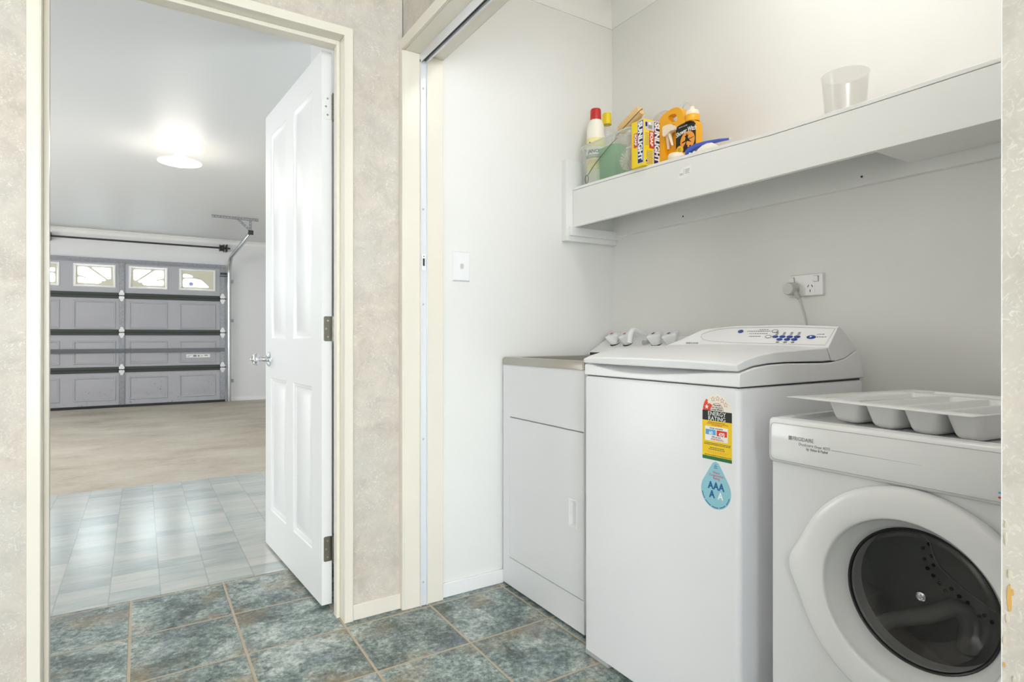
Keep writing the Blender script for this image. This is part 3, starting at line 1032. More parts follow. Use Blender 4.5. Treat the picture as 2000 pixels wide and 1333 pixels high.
# sloped plastic tap console at the back
m = MB()
prof = [(1.838, .9195), (1.684, .9195), (1.688, .93), (1.70, .938), (1.808, 1.0), (1.818, 1.002), (1.838, 1.002)]
m.prism(prof, lambda x, z, y: Vector((x, y, z)), 1.531, 2.045)
sp = obj('tap_console', m, 'plastic', tb, bevel=.004, seg=3)
m = MB().prism([(1.702, .921), (1.686, .921), (1.6865, .9285), (1.702, .936)], lambda x, z, y: Vector((x, y, z)), 1.95, 2.02)
obj('console_slot', bx(1.6835, 1.70, 1.90, 2.03, .921, .932), 'dark', sp)
sn = Vector((-.0624, 0, .108)).normalized()
for y, ink in ((1.946, 'red'), (1.865, 'red'), (1.699, 'navy'), (1.617, 'navy')):
    zc = .938 + (1.757 - 1.70) * .574
    c = Vector((1.757, y, zc))
    ax = (sn + Vector((0, 0, .55))).normalized()
    hd = MB().lathe(c, ax, [(.0, .0), (.0, .021), (.004, .021), (.006, .019), (.02, .016), (.024, .016)], 24)
    tp = obj('tap', hd, 'plastic', tb)
    obj('tap_seal', MB().lathe(c - ax * .001, ax, [(-.002, 0), (-.002, .0225), (.003, .0225), (.003, 0)], 24), 'black', tp)
    lob = lambda i, r_, a: r_ * (1 + (.05, .08, .15, .26, .30, .30, .2, 0)[i] * (cos(4 * a + .9) + .25 * cos(8 * a + 1.8)))
    hh = MB().lathe(c + ax * .004, ax, [(.0, .014), (.003, .021), (.012, .0235), (.028, .027), (.037, .0285), (.0405, .026), (.041, .012), (.0405, 0)], 64, rf=lob)
    ho = obj('tap_handle', hh, 'plastic', tp, smooth=60)
    obj('indicator', MB().box(-.004, .004, -.0065, .0065, -.0008, .0008), ink, ho)
    io = bpy.data.objects[ho.children[0].name]
    io.rotation_euler = ax.to_track_quat('Z', 'Y').to_euler()
    io.location = (c + ax * .0455 + Vector((-.006, 0, 0))) - WLOC[ho]
b0 = Vector((1.765, 1.765, .978))
obj('spout_base', MB().lathe(b0, sn, [(-.004, 0), (-.004, .02), (.008, .019), (.012, .012), (.012, 0)], 24), 'grey_plastic', tb)
pts = [b0, Vector((1.760, 1.764, .992)), Vector((1.753, 1.763, 1.003)), Vector((1.742, 1.7605, 1.0105)), Vector((1.72, 1.756, 1.017)), Vector((1.698, 1.751, 1.0235)), Vector((1.682, 1.748, 1.0265)), Vector((1.670, 1.746, 1.0255)), Vector((1.661, 1.745, 1.019)), Vector((1.656, 1.745, 1.009)), Vector((1.6535, 1.745, .995)), Vector((1.651, 1.745, .975))]
spo = obj('spout', MB().tube(pts, [.010] * 3 + [.0105] * (len(pts) - 3), 18), 'plastic', tb, smooth=60)
obj('spout_opening', MB().cyl(pts[-1] + Vector((0, 0, .0006)), pts[-1] + Vector((0, 0, -.0012)), .0075, n=18), 'black', spo)

# ------------------------------------------------------------------ washing machine
wm = thing('washing_machine', 'white top loading washing machine with energy rating stickers', 'washing machine', (1.46, 1.173, 0))
WX0, WX1, WY0, WY1 = 1.187, 1.74, .888, 1.459
m = MB()
q = rrect(WX0, WX1, WY0, WY1, .014, 6)
q2 = rrect(WX0 + .006, WX1 - .006, WY0 + .006, WY1 - .006, .010, 6)
m.loft([[(x, y, .0172) for x, y in q], [(x, y, .869) for x, y in q], [(x, y, .8755) for x, y in rrect(WX0 + .002, WX1 - .002, WY0 + .002, WY1 - .002, .013, 6)], [(x, y, .8775) for x, y in q2]])
obj('cabinet', m, 'enamel', wm, smooth=50)
obj('seam', bx(WX0 + .008, WX1 - .008, WY0 + .008, WY1 - .008, .876, .884), 'dark', wm)
obj('foot', bx(WX0 + .003, WX0 + .06, 1.35, 1.457, 0, .0175), 'grey_plastic', wm, bevel=.002)
for x, y in ((WX0 + .06, .93), (1.69, .93), (1.69, 1.41)):
    obj('foot', MB().cyl((x, y, 0), (x, y, .018), .022, n=16), 'black', wm)


def interp(t, x):
    for (a, b), (c_, d_) in zip(t, t[1:]):
        if x <= c_: return b + (d_ - b) * (x - a) / (c_ - a) if x >= a else b
    return t[-1][1]


under = [(1.187, .917), (1.244, .928), (1.301, .933), (1.377, .935), (1.541, .932), (1.575, .932), (1.60, .933), (1.641, .940), (1.704, .965), (1.728, .931), (1.742, .884)]
# lower deck: side profile swept across, front edge scooped for the lid grip
scoop = [(.888, 0), (.91, 0), (.97, .003), (1.06, .010), (1.16, .0165), (1.25, .018), (1.32, .0145), (1.40, .005), (1.43, 0), (1.459, 0)]
ys = [WY0 + (WY1 - WY0) * i / 28 for i in range(29)]
m = MB()
R = []
for y in ys:
    s = interp(scoop, y)
    top = [(1.1885, .9135 - s), (1.20, .9165 - s), (1.2, .9165 - s), (1.244, .926), (1.301, .931), (1.377, .933), (1.541, .930), (1.575, .931), (1.641, .939), (1.69, .957), (1.704, .962), (1.728, .928), (1.742, .884)]
    R.append([(1.188, y, .8808)] + [(x, y, z) for x, z in top])
m.loft(R)
obj('top_deck', m, 'plastic', wm, bevel=.003, smooth=40)
# lid: bowed slab
lt = [(1.180, .9345), (1.209, .945), (1.265, .957), (1.338, .964), (1.456, .9685), (1.558, .971)]
lb = [(1.182, .917), (1.244, .9295), (1.301, .9345), (1.377, .9365), (1.541, .9345), (1.574, .936)]
m = MB()
R = []
ny = 24
for i in range(ny + 1):
    f = i / ny
    y = .8895 + (1.4575 - .8895) * f
    e = 1 - (2 * f - 1) ** 2
    crown = .006 * e
    edge = .0045 * max(0, (f - .95) / .05) ** 2
    bow = -.006 * e
    R.append([(x + (bow if k == 0 else 0), y, z + crown - edge * (k < 3)) for k, (x, z) in enumerate(lt)] + [(x + (bow + .004 if k == 0 else 0), y, z) for k, (x, z) in reversed(list(enumerate(lb)))])
m.loft(R)
obj('lid', m, 'plastic', wm, bevel=.004, seg=3, smooth=40)
# console with sloping control panel, falling away to the left
tops = [(.888, 1.028), (.94, 1.0315), (1.037, 1.036), (1.228, 1.035), (1.342, 1.026), (1.38, 1.008), (1.418, .989), (1.459, .9735)]
m = MB()
R = []
for i in range(41):
    y = .8885 + (1.4585 - .8885) * i / 40
    zt = interp(tops, y)
    k = (zt - .971) / (1.029 - .971)
    back = [(1.608 + .008, zt), (1.654, .971 + (1.006 - .971) * k), (1.704, .966), (1.70, .964), (1.641, .942), (1.60, .935), (1.578, .936)]
    R.append([(1.561, y, .9715), (1.561 + .047 * k, y, .9715 + (zt - .9715) * .97)] + [(x, y, z) for x, z in back])
m.loft(R)
con = obj('console', m, 'plastic', wm, bevel=.0025, seg=2, smooth=40)
obj('back_cover', bx(1.70, 1.741, WY0 + .01, WY1 - .01, .86, .93), 'plastic', wm, bevel=.01)
pn = plane((1.561, 0, .9715), (0, -1, 0), (.047, 0, .0565), .0004)
CP = lambda y, v: (-y, v)
rim = [CP(.894, .067)] + [CP(y, interp([(a, (z - .9715) * 1.3 - .008) for a, z in tops], y)) for y in (.95, 1.0, 1.05, 1.15, 1.228, 1.28)] + [CP(1.318, .058), CP(1.336, .048), CP(1.334, .036), CP(1.318, .026), CP(1.291, .0195), CP(1.2, .014), CP(1.05, .011), CP(.90, .008)]
obj('panel_line', MB().tube([pn(a, b, -.0004) for a, b in rim], .0007, 6, closed=True), 'grey_plastic', con)


def ell(y, v, a, b, n=20, tilt=0):
    ca, sa = cos(tilt), sin(tilt)
    return [(-y + a * cos(2 * pi * i / n) * ca - b * sin(2 * pi * i / n) * sa, v + a * cos(2 * pi * i / n) * sa + b * sin(2 * pi * i / n) * ca) for i in range(n)]


for y, v in ((1.061, .0376), (1.038, .0376), (1.015, .037), (.992, .037), (1.043, .027), (1.019, .027), (.997, .027)):
    m = MB()
    m.loft([[pn(a, b, d) for a, b in ell(y, v, .0098 * k, .0047 * k)] for k, d in ((1, -.001), (1, .001), (.8, .0018))])
    obj('button', m, 'blue', con)
for y, v, a in ((1.190, .0592, .0095), (.950, .036, .0135)):
    m = MB()
    m.loft([[pn(p, q_, d) for p, q_ in ell(y, v, a * k, .0062 * k)] for k, d in ((1, -.001), (1, .001), (.8, .0018))])
    bt = obj('button', m, 'blue', con)
    if a > .01:
        curve_mesh('start_arrow', [[(-y - .003, v - .003), (-y + .004, v), (-y - .003, v + .003)]], .0004, lambda p, q_, d: pn(p, q_, .0018 + d), 'white_text', bt)
for y, v in ((1.071, .059), (1.084, .0376)):
    curve_mesh('button_ring', [ell(y, v, .0105, .0055), ell(y, v, .0088, .0042)], .0006, pn, 'ink_dark', con)
    curve_mesh('button_face', [ell(y, v, .0088, .0042)], .0003, pn, 'sticker_white', con)
rr = random.Random(4)
for y0, y1, v in ((1.166, 1.085, .0585), (1.154, 1.09, .0490), (1.126, 1.10, .0645), (1.15, 1.112, .0385), (.937, .917, .0455), (.935, .912, .036)):
    y = y0
    m = MB()
    while y > y1:
        w_ = rr.uniform(.003, .007)
        m.prism([(-y, v), (-y + w_, v), (-y + w_, v + .0016), (-y, v + .0016)], pn, 0, .0002)
        y -= w_ + .0022
    obj('panel_lettering', m, 'ink_dark', con, smooth=0)
for y in (1.061, 1.038, 1.015, .992):
    m = MB()
    for k in range(3):
        m.prism([(-y - .003, .0455 + k * .0036), (-y + .005, .0455 + k * .0036), (-y + .005, .047 + k * .0036), (-y - .003, .047 + k * .0036)], pn, 0, .0002)
    obj('panel_lettering', m, 'ink_dark', con, smooth=0)
for y in (1.045, 1.021, .998):
    m = MB()
    for k in range(2):
        m.prism([(-y - .005, .0175 - k * .003), (-y + .005, .0175 - k * .003), (-y + .005, .019 - k * .003), (-y - .005, .019 - k * .003)], pn, 0, .0002)
    obj('panel_lettering', m, 'ink_dark', con, smooth=0)
text('brand_lettering', 'FISHER & PAYKEL', .0085, lambda a, b, d: pn(-1.382 + a, .0068 + b, d), 'ink_dark', con, bold=.0, sx=.82)

# energy rating sticker on the front
fr = plane((WX0 - .0001, 0, 0), (0, -1, 0), (0, 0, 1))
cy, hw = -.9505, .0432
t0 = .8188


def strip(name, m_, z0, z1, parent, lift, x0=None, x1=None):
    x0 = cy - hw if x0 is None else x0
    x1 = cy + hw if x1 is None else x1
    mb = MB().prism([(x0, z0), (x1, z0), (x1, z1), (x0, z1)], fr, lift, lift + .0003)
    return obj(name, mb, m_, parent, smooth=0)


es = curve_mesh('energy_sticker', [[(cy - hw, .6985), (cy + hw, .6985)] + arc(cy, t0, hw, 0, 180, 24)], .0004, fr, 'sticker_cream', wm, smooth=0)
curve_mesh('red_sector', [arc(cy, t0, hw * .97, 180, 138, 8) + arc(cy, t0, hw * .45, 138, 180, 6)], .0003, lambda a, b, d: fr(a, b, .0004 + d), 'sticker_red', es, smooth=0)
for i, a in enumerate((164, 138, 112, 86, 60, 34)):
    sx_, sz_ = cy + hw * .72 * cos(radians(a)), t0 + hw * .72 * sin(radians(a))
    st_ = lambda r0, r1: [(sx_ + (r0 if k % 2 == 0 else r1) * sin(pi * k / 5), sz_ + (r0 if k % 2 == 0 else r1) * cos(pi * k / 5)) for k in range(10)]
    if i < 2:
        curve_mesh('rating_star', [st_(.0062, .0027)], .0003, lambda a_, b_, d: fr(a_, b_, .0008 + d), 'white_text', es, smooth=0)
    else:
        curve_mesh('rating_star', [st_(.0066, .003), st_(.0056, .0025)], .0003, lambda a_, b_, d: fr(a_, b_, .0006 + d), 'soap_red', es, smooth=0)
curve_mesh('inner_arc', [arc(cy, t0, hw * .46, 0, 180, 16) + arc(cy, t0, hw * .44, 180, 0, 16)], .0003, lambda a, b, d: fr(a, b, .0005 + d), 'soap_red', es, smooth=0)
text('slogan', 'The more\nstars the more\nenergy efficient', .0062, lambda a, b, d: fr(cy + a, t0 + .0125 + b, .0006 + d), 'black', es, 'CENTER', sx=.85, line=.85)
strip('black_band', 'sticker_black', .7945, t0, es, .0004)
text('energy_rating_lettering', 'ENERGY\nRATING', .0145, lambda a, b, d: fr(cy + a, .8072 + b, .0008 + d), 'white_text', es, 'CENTER', sx=.98, line=.82)
strip('yellow_band', 'sticker_yellow', .707, .7945, es, .0004)
strip('green_band', 'sticker_green', .6985, .707, es, .0004)
strip('white_box', 'sticker_white', .745, .780, es, .0008, cy - .035, cy + .032)
strip('cyan_box', 'sticker_cyan', .7595, .7725, es, .0012, cy - .033, cy - .003)
strip('red_box', 'sticker_red', .7585, .7725, es, .0012, cy + .000, cy + .030)
text('cold_figure', '60', .0115, lambda a, b, d: fr(cy - .017 + a, .7605 + b, .0016 + d), 'white_text', es, 'CENTER', bold=.0003)
text('warm_figure', '470', .0115, lambda a, b, d: fr(cy + .015 + a, .7595 + b, .0016 + d), 'white_text', es, 'CENTER', bold=.0003)
text('consumption_heading', 'Energy consumption', .0052, lambda a, b, d: fr(cy - .001 + a, .7748 + b, .0012 + d), 'black', es, 'CENTER', sx=.9)
text('unit_line', 'kWh per year', .0052, lambda a, b, d: fr(cy - .001 + a, .7535 + b, .0012 + d), 'black', es, 'CENTER', sx=.9)
for v, a, b, l, c_ in ((.7895, -.026, .024, .0008, 'ink_dark'), (.7385, -.036, .036, .0008, 'ink_dark'), (.735, -.038, .038, .0008, 'ink_dark'), (.7275, -.02, .02, .0008, 'ink_dark'), (.7235, -.024, .024, .0008, 'ink_dark'), (.709, -.036, .038, .0008, 'ink_dark'), (.786, -.03, .03, .0008, 'soap_red'), (.783, -.016, .016, .0008, 'soap_red'), (.750, -.016, .016, .0012, 'soap_red'), (.7475, -.018, .02, .0012, 'soap_red'), (.7185, -.03, .032, .0008, 'moon'), (.715, -.026, .028, .0008, 'moon')):
    x = cy + a
    m = MB()
    while x < cy + b:
        w_ = rr.uniform(.0025, .006)
        m.prism([(x, v), (x + w_, v), (x + w_, v + .0015), (x, v + .0015)], fr, l, l + .0002)
        x += w_ + .0012
    obj('small_lettering', m, c_, es, smooth=0)
# water rating drop
dy = -.954
drop = arc(dy, .6235, .0442, -215, 35, 28) + [(dy + .013, .685), (dy + .008, .692), (dy, .6955), (dy - .008, .692), (dy - .013, .685)]
ws_ = curve_mesh('water_sticker', [drop], .0004, fr, 'drop', wm, smooth=0)
tf = lambda x, z: (lambda a, b, d: fr(x + a, z + b, .0004 + d))
text('heading', 'Water\nConservation\nRating', .0086, tf(dy + .002, .6655), 'pink_text', ws_, 'CENTER', sx=.92, line=.8)
text('rating_letters', 'AAA', .0245, tf(dy + .001, .6275), 'drop_text', ws_, 'CENTER', bold=.0009, sx=.92, spacing=1.08)
text('rating_letters', 'A', .0245, tf(dy - .011, .606), 'drop_text', ws_, 'CENTER', bold=.0009, sx=.92)
text('rating_letters', 'A', .0245, tf(dy + .014, .6055), 'white_text', ws_, 'CENTER', bold=.0004, sx=.92)
m = MB()
for v, w_ in ((.6865, .005), (.683, .009), (.679, .010)):
    m.prism([(dy - w_ / 2, v), (dy + w_ / 2, v), (dy + w_ / 2, v + .0014), (dy - w_ / 2, v + .0014)], fr, .0004, .0007)
obj('small_lettering', m, 'drop_text', ws_, smooth=0)
m = MB()
for i in range(30):
    a = radians(-168 + i * 5.4)
    x, z = dy + .0405 * cos(a), .6235 + .0405 * sin(a)
    t_, n2 = Vector((-sin(a), cos(a))), Vector((cos(a), sin(a)))
    if i % 6 == 5: continue
    P2 = [Vector((x, z)) + t_ * s1 + n2 * s2 for s1, s2 in ((-.0014, -.0012), (.0014, -.0012), (.0014, .0012), (-.0014, .0012))]
    m.prism([tuple(p) for p in P2], fr, .0004, .0007)
obj('small_lettering', m, 'drop_text', ws_, smooth=0)

# ------------------------------------------------------------------ clothes dryer
dx = thing('clothes_dryer', 'white front loading dryer with smoked round glass door beside the washing machine', 'clothes dryer', (1.46, .525, 0))
BX, BY0, BY1 = 1.19, .247, .802
CY, CZ = .525, .513
m = MB()
hr_ = .16
outer = rrect(BY0, BY1, .012, .800, .012, 4)
n = 64
# cabinet shell: front face with a round hole
circ = [(CY + hr_ * cos(2 * pi * k / n), CZ + hr_ * sin(2 * pi * k / n)) for k in range(n)]


def sq(k):
    a = 2 * pi * k / n
    c_, s_ = cos(a), sin(a)
    hy, hz0, hz1 = (BY1 - BY0) / 2, CZ - .012, .800 - CZ
    t = min(hy / abs(c_) if abs(c_) > 1e-6 else 9, (hz1 if s_ > 0 else hz0) / abs(s_) if abs(s_) > 1e-6 else 9)
    return (CY + t * c_, CZ + t * s_)


sqr = [sq(k) for k in range(n)]
cor = [(BY1, .8), (BY0, .8), (BY0, .012), (BY1, .012)]
for c_ in cor:
    k = min(range(n), key=lambda i: (sqr[i][0] - c_[0]) ** 2 + (sqr[i][1] - c_[1]) ** 2)
    sqr[k] = c_
m.loft([[(BX + .05, y, z) for y, z in circ], [(BX, y, z) for y, z in circ], [(BX, y, z) for y, z in sqr], [(1.74, y, z) for y, z in sqr]], caps=False)
m.f([m.v((1.74, y, z)) for y, z in sqr])
obj('cabinet', m, 'dryer', dx, smooth=30)
# top and control panel
m = MB()
t0_ = [(1.20, 1.745, BY0 - .003, BY1 + .003, .800), (1.195, 1.745, BY0 - .003, BY1 + .003, .8205), (1.20, 1.74, BY0 + .004, BY1 - .004, .8225), (1.21, 1.73, BY0 + .02, BY1 - .02, .8225), (1.214, 1.725, BY0 + .026, BY1 - .026, .8135)]
R = [[(x, y, z) for x, y in rrect(a, b, c_, d_, .014, 4)] for a, b, c_, d_, z in t0_]
m.loft(R, caps=False)
m.f([m.v(p) for p in R[-1]])
m.f([m.v(p) for p in R[0]])
obj('top', m, 'dryer_plastic', dx, smooth=40)
m = MB()
y0, y1 = BY0 - .004, BY1 + .004
prof = [(1.20, .8215), (1.186, .8225), (1.178, .8195), (1.1745, .813), (1.1735, .742), (1.176, .731), (1.184, .725), (1.20, .724)]
R = []
for y, k in ((y0, .6), (y0 + .004, .9), (y0 + .012, 1), (y1 - .012, 1), (y1 - .004, .9), (y1, .6)):
    R.append([(1.20 + (x - 1.20) * k, y, .773 + (z - .773) * (.9 + .1 * k)) for x, z in prof])
m.loft(R)
cpn = obj('control_panel', m, 'dryer_plastic', dx, bevel=.0015, smooth=50)
pd = plane((1.16294, 0, 0), (0, -1, 0), (.0141, 0, 1), .0003)
obj('panel_outline', MB().tube([pd(a, b, -.0002) for a, b in rrect(-.797, -.254, .733, .8125, .01)], .0006, 5, closed=True), 'grey_plastic', cpn)
text('brand_lettering', 'FRIGIDAIRE', .0115, lambda a, b, d: pd(-.7455 + a, .7806 + b, d), 'ink', cpn, sx=.80)
m = MB()
for i in range(3):
    for k in range(3):
        m.prism([(-.7545 + i * .0026, .7806 + k * .0028), (-.7522 + i * .0026, .7806 + k * .0028), (-.7522 + i * .0026, .7831 + k * .0028), (-.7545 + i * .0026, .7831 + k * .0028)], pd, 0, .0003)
obj('brand_mark', m, 'ink', cpn, smooth=0)
text('range_lettering', 'Dualcare', .0085, lambda a, b, d: pd(-.7315 + a, .7715 + b, d), 'ink', cpn, sx=.9, spacing=1.15)
text('type_lettering', 'Dryer AD55', .0078, lambda a, b, d: pd(-.697 + a, .7708 + b, d), 'ink', cpn, sx=.82)
text('maker_lettering', 'by  Fisher & Paykel', .0072, lambda a, b, d: pd(-.7145 + a, .7635 + b, d), 'ink', cpn, sx=.82, bold=.0001)
obj('panel_stripe', MB().prism([(-.662, .7716), (-.50, .7714), (-.50, .7716), (-.662, .7724)], pd, 0, .0003), 'ink', cpn, smooth=0)
for z, c_ in ((.7482, 'sticker_cyan'), (.7405, 'soap_red')):
    curve_mesh('dial_mark', [ell(.3872, z, .0022, .0018, 14)], .0003, pd, c_, cpn)
# round door ring with a grip bulge on its left
def bulge(i, r_, a):
    # angle measured in the ring's own frame; grip faces the washer
    y_, z_ = bulge.u * cos(a) + bulge.w * sin(a)
    g = atan2(z_, y_) - radians(2)
    return r_ + (.019 * math.exp(-(g / .21) ** 2) if i <= 4 else 0)


ax = Vector((-1, 0, 0))
uu = ax.cross(Vector((0, 0, 1))).normalized()
wv = ax.cross(uu)
bulge.u, bulge.w = Vector((uu.y, uu.z)), Vector((wv.y, wv.z))
c0 = Vector((BX, CY, CZ))
m = MB().lathe(c0, ax, [(-.002, .209), (.004, .212), (.012, .2125), (.018, .2095), (.0215, .2035), (.0235, .192), (.0238, .178), (.0232, .165), (.0216, .156), (.0200, .1532), (.0175, .1517), (.013, .1505), (.006, .148), (-.012, .136), (-.032, .1285), (-.036, .128), (-.040, .14), (-.03, .155)], 96, rf=bulge)
ring_ = obj('door_ring', m, 'dryer_plastic', dx, smooth=60)
obj('door_seal', MB().lathe(c0, ax, [(-.030, .129), (-.0285, .127), (-.030, .1245), (-.034, .1235), (-.036, .128)], 72), 'rubber', ring_, smooth=60)
m = MB().lathe(c0, ax, [(-.031, .1245), (-.026, .117), (-.027, .108), (-.036, .095), (-.040, .07), (-.041, .03), (-.041, .0005)], 72)
gls = obj('door_glass', m, 'dryer_glass', ring_, smooth=60)
obj('centre_bolt', MB().lathe(c0 + Vector((.039, 0, .003)), ax, [(-.004, 0), (-.004, .009), (.001, .0085), (.003, .006), (.001, .004), (.003, .003), (.0035, 0)], 24), 'chrome', gls)
# drum seen through the glass
m = MB().lathe((0, CY, CZ), (1, 0, 0), [(1.235, .15), (1.25, .19), (1.262, .255), (1.48, .258), (1.505, .24), (1.51, .12), (1.50, .10), (1.50, .001)], 64)
drum = obj('drum', m, 'drum', dx, smooth=40)
obj('drum_lip', MB().lathe((0, CY, CZ), (1, 0, 0), [(1.233, .131), (1.236, .1265), (1.262, .1245), (1.264, .131), (1.25, .15)], 64), 'drum_light', drum, smooth=50)
for a in (100, 215, 330):
    ra = radians(a)
    ey, ez = cos(ra), sin(ra)
    ty, tz = -ez, ey
    m = MB()
    R = []
    for x in (1.275, 1.30, 1.44, 1.475):
        k = .5 if x in (1.275, 1.475) else 1
        R.append([(x, CY + ey * rr_ + ty * t, CZ + ez * rr_ + tz * t) for rr_, t in ((.2555, -.04), (.255 - .05 * k, -.014), (.255 - .062 * k, 0), (.255 - .05 * k, .014), (.2555, .04))])
    m.loft(R)
    obj('lifter', m, 'drum_light', drum, bevel=.004, smooth=50)
hol = [(.6146, .5378), (.6024, .5501), (.6106, .5154), (.598, .5254), (.5933, .5073), (.6055, .4965), (.5942, .4847), (.5828, .4716), (.5725, .4594), (.5609, .4676), (.5467, .4572), (.5313, .4498), (.5122, .4302), (.503, .4352), (.491, .4259)]
m = MB()
for y, z in hol:
    y2, z2 = y * 1.5 / 1.45, 1 + (z - 1) * 1.5 / 1.45
    m.cyl((1.4985, y2, z2), (1.4965, y2, z2), .0042, n=14)
obj('vent_holes', m, 'black', drum, smooth=0)
cpt = [(.628, .566), (.606, .545), (.600, .520), (.588, .498), (.566, .480), (.540, .465), (.515, .452), (.49, .44)]
obj('plate_rim', MB().tube([(1.495, (y - .006) * 1.5 / 1.45, 1 + (z + .01 - 1) * 1.5 / 1.45) for y, z in cpt], .0016, 8), 'drum_light', drum)
obj('bent_tube', MB().tube([(1.31, .655, .375), (1.38, .652, .381), (1.44, .60, .40), (1.462, .562, .425), (1.478, .548, .418), (1.492, .545, .385), (1.495, .55, .33)], [.014, .016, .018, .018, .0185, .019, .02], 18), 'drum_light', drum, smooth=60)  # pale bent tube low inside the drum
for y in (.29, .76):
    for x in (1.24, 1.70):
        obj('foot', MB().cyl((x, y, 0), (x, y, .013), .02, n=16), 'black', dx)

# cutlery tray resting on the dryer, turned a little
TA = radians(-8.2)
tr_o = Vector((1.2423, .8028, 0))
ta, tb_ = Vector((-sin(radians(8.2)), -cos(radians(8.2)), 0)), Vector((cos(radians(8.2)), -sin(radians(8.2)), 0))
TF = lambda a, b, z: tr_o + ta * a + tb_ * b + Vector((0, 0, z))
LW, LD, ZT, ZB = .3776, .448, .865, .8160
bins = [(.062, .142), (.148, .220), (.226, .298), (.304, .370)]
by0, by1 = .048, .345
m = MB()
bl = [(a, b, by0, by1) for a, b in bins] + [(.062, .370, .356, .430)]
us = sorted({0, LW} | {v for r in bl for v in r[:2]})
vs = sorted({0, LD} | {v for r in bl for v in r[2:]})
for a, b in zip(us, us[1:]):
    for c_, d_ in zip(vs, vs[1:]):
        if any(r[0] <= a and b <= r[1] and r[2] <= c_ and d_ <= r[3] for r in bl): continue
        m.poly([TF(a, c_, ZT), TF(b, c_, ZT), TF(b, d_, ZT), TF(a, d_, ZT)])
for r in bl:
    R = []
    lo = ZB if r[2] == by0 else ZB + .006
    for i, z, rad in ((0, ZT, .0002), (.002, ZT - .003, .008), (.010, lo + .009, .013), (.013, lo + .003, .013), (.019, lo, .012)):
        R.append([TF(u, v, z) for u, v in rrect(r[0] + i, r[1] - i, r[2] + i, r[3] - i, rad, 4)])
    # first ring is the square cut in the rim
    m.loft(R, caps=False)
    m.f([m.v(p) for p in R[-1]])
tray = obj('cutlery_tray', m, 'tray', None, smooth=45)
sd = tray.modifiers.new('thickness', 'SOLIDIFY')
sd.thickness, sd.offset = .0018, -1
tag(tray, 'pale grey plastic cutlery tray lying on top of the dryer', 'cutlery tray')

# ------------------------------------------------------------------ wall shelf
XS = 1.584
jt = [(-.20, 1.5995), (.52, 1.5995), (.80, 1.5985), (1.08, 1.6003), (1.30, 1.610), (1.51, 1.6200), (1.80, 1.6290), (2.045, 1.635)]
TH = .011
joint = lambda y: interp(jt, y)
top_z = lambda y: joint(y) + TH
ys_ = [-.20, .0, .25, .52, .66, .80, .94, 1.08, 1.19, 1.30, 1.405, 1.51, 1.655, 1.80, 1.92, 2.027]
shf = thing('wall_shelf', 'long white shelf with deep front board carrying the cleaning products', 'shelf', (1.71, .95, 1.475))
m = MB()
m.loft([[(XS, y, joint(y)), (XS, y, joint(y) + TH), (1.838, y, joint(y) + TH), (1.838, y, joint(y))] for y in ys_])
obj('shelf_board', m, 'board', shf, smooth=30, bevel=.001)
m = MB()
m.loft([[(XS + .001, y, 1.475), (XS + .001, y, joint(y) - .001), (XS + .017, y, joint(y) - .001), (XS + .017, y, 1.475)] for y in ys_])
fb = obj('front_board', m, 'board', shf, smooth=30, bevel=.0012)
m = MB().box(1.5504, 1.838, 2.028, 2.0595, 1.4165, 1.768)
obj('end_board', m, 'board', shf, bevel=.0015)
obj('end_batten', bx(1.565, 1.838, 2.012, 2.0275, 1.438, 1.475), 'board', shf, bevel=.001)
rl = obj('back_batten', bx(1.82, 1.8395, -.19, 2.0275, 1.452, 1.60), 'board', shf, bevel=.001)
for y, z in ((1.62, 1.478), (.935, 1.478)):
    obj('screw_hole', MB().cyl((1.8198, y, z), (1.8185, y, z), .003, n=12), 'black', rl)
obj('lower_panel', bx(1.602, 1.819, -.19, .806, 1.487, 1.499), 'board', shf, bevel=.001)
lb_ = plane((XS + .001, 1.43, 1.553), (0, -1, 0), (0, 0, 1), .0002)
pt = curve_mesh('price_tape', [[(-.004, .002), (.012, .030), (.052, .034), (.056, .012), (.030, -.004), (.006, -.006)]], .0003, lb_, 'sticker_white', fb)
m = MB()
for u, v, w_, h_ in ((.004, .006, .014, .002), (.004, .0095, .014, .0035), (.022, .004, .0016, .022), (.028, .022, .02, .0018), (.028, .0185, .02, .0018), (.028, .015, .02, .0018), (.028, .0115, .016, .0018), (.028, .008, .02, .0018)):
    m.prism([(u, v), (u + w_, v), (u + w_, v + h_), (u, v + h_)], lb_, .0004, .0006)
obj('tape_print', m, 'grey_plastic', pt, smooth=0)

# measuring cup
cz = top_z(.93)
m = MB().lathe((1.72, .93, cz), (0, 0, 1), [(.0, .0005), (.0, .049), (.002, .050), (.142, .0605), (.145, .0625), (.146, .0612), (.142, .0590), (.003, .048), (.003, .0005)], 48)
tag(obj('measuring_cup', m, 'cup', None, smooth=50), 'frosted clear plastic cup standing alone at the right of the shelf', 'cup')

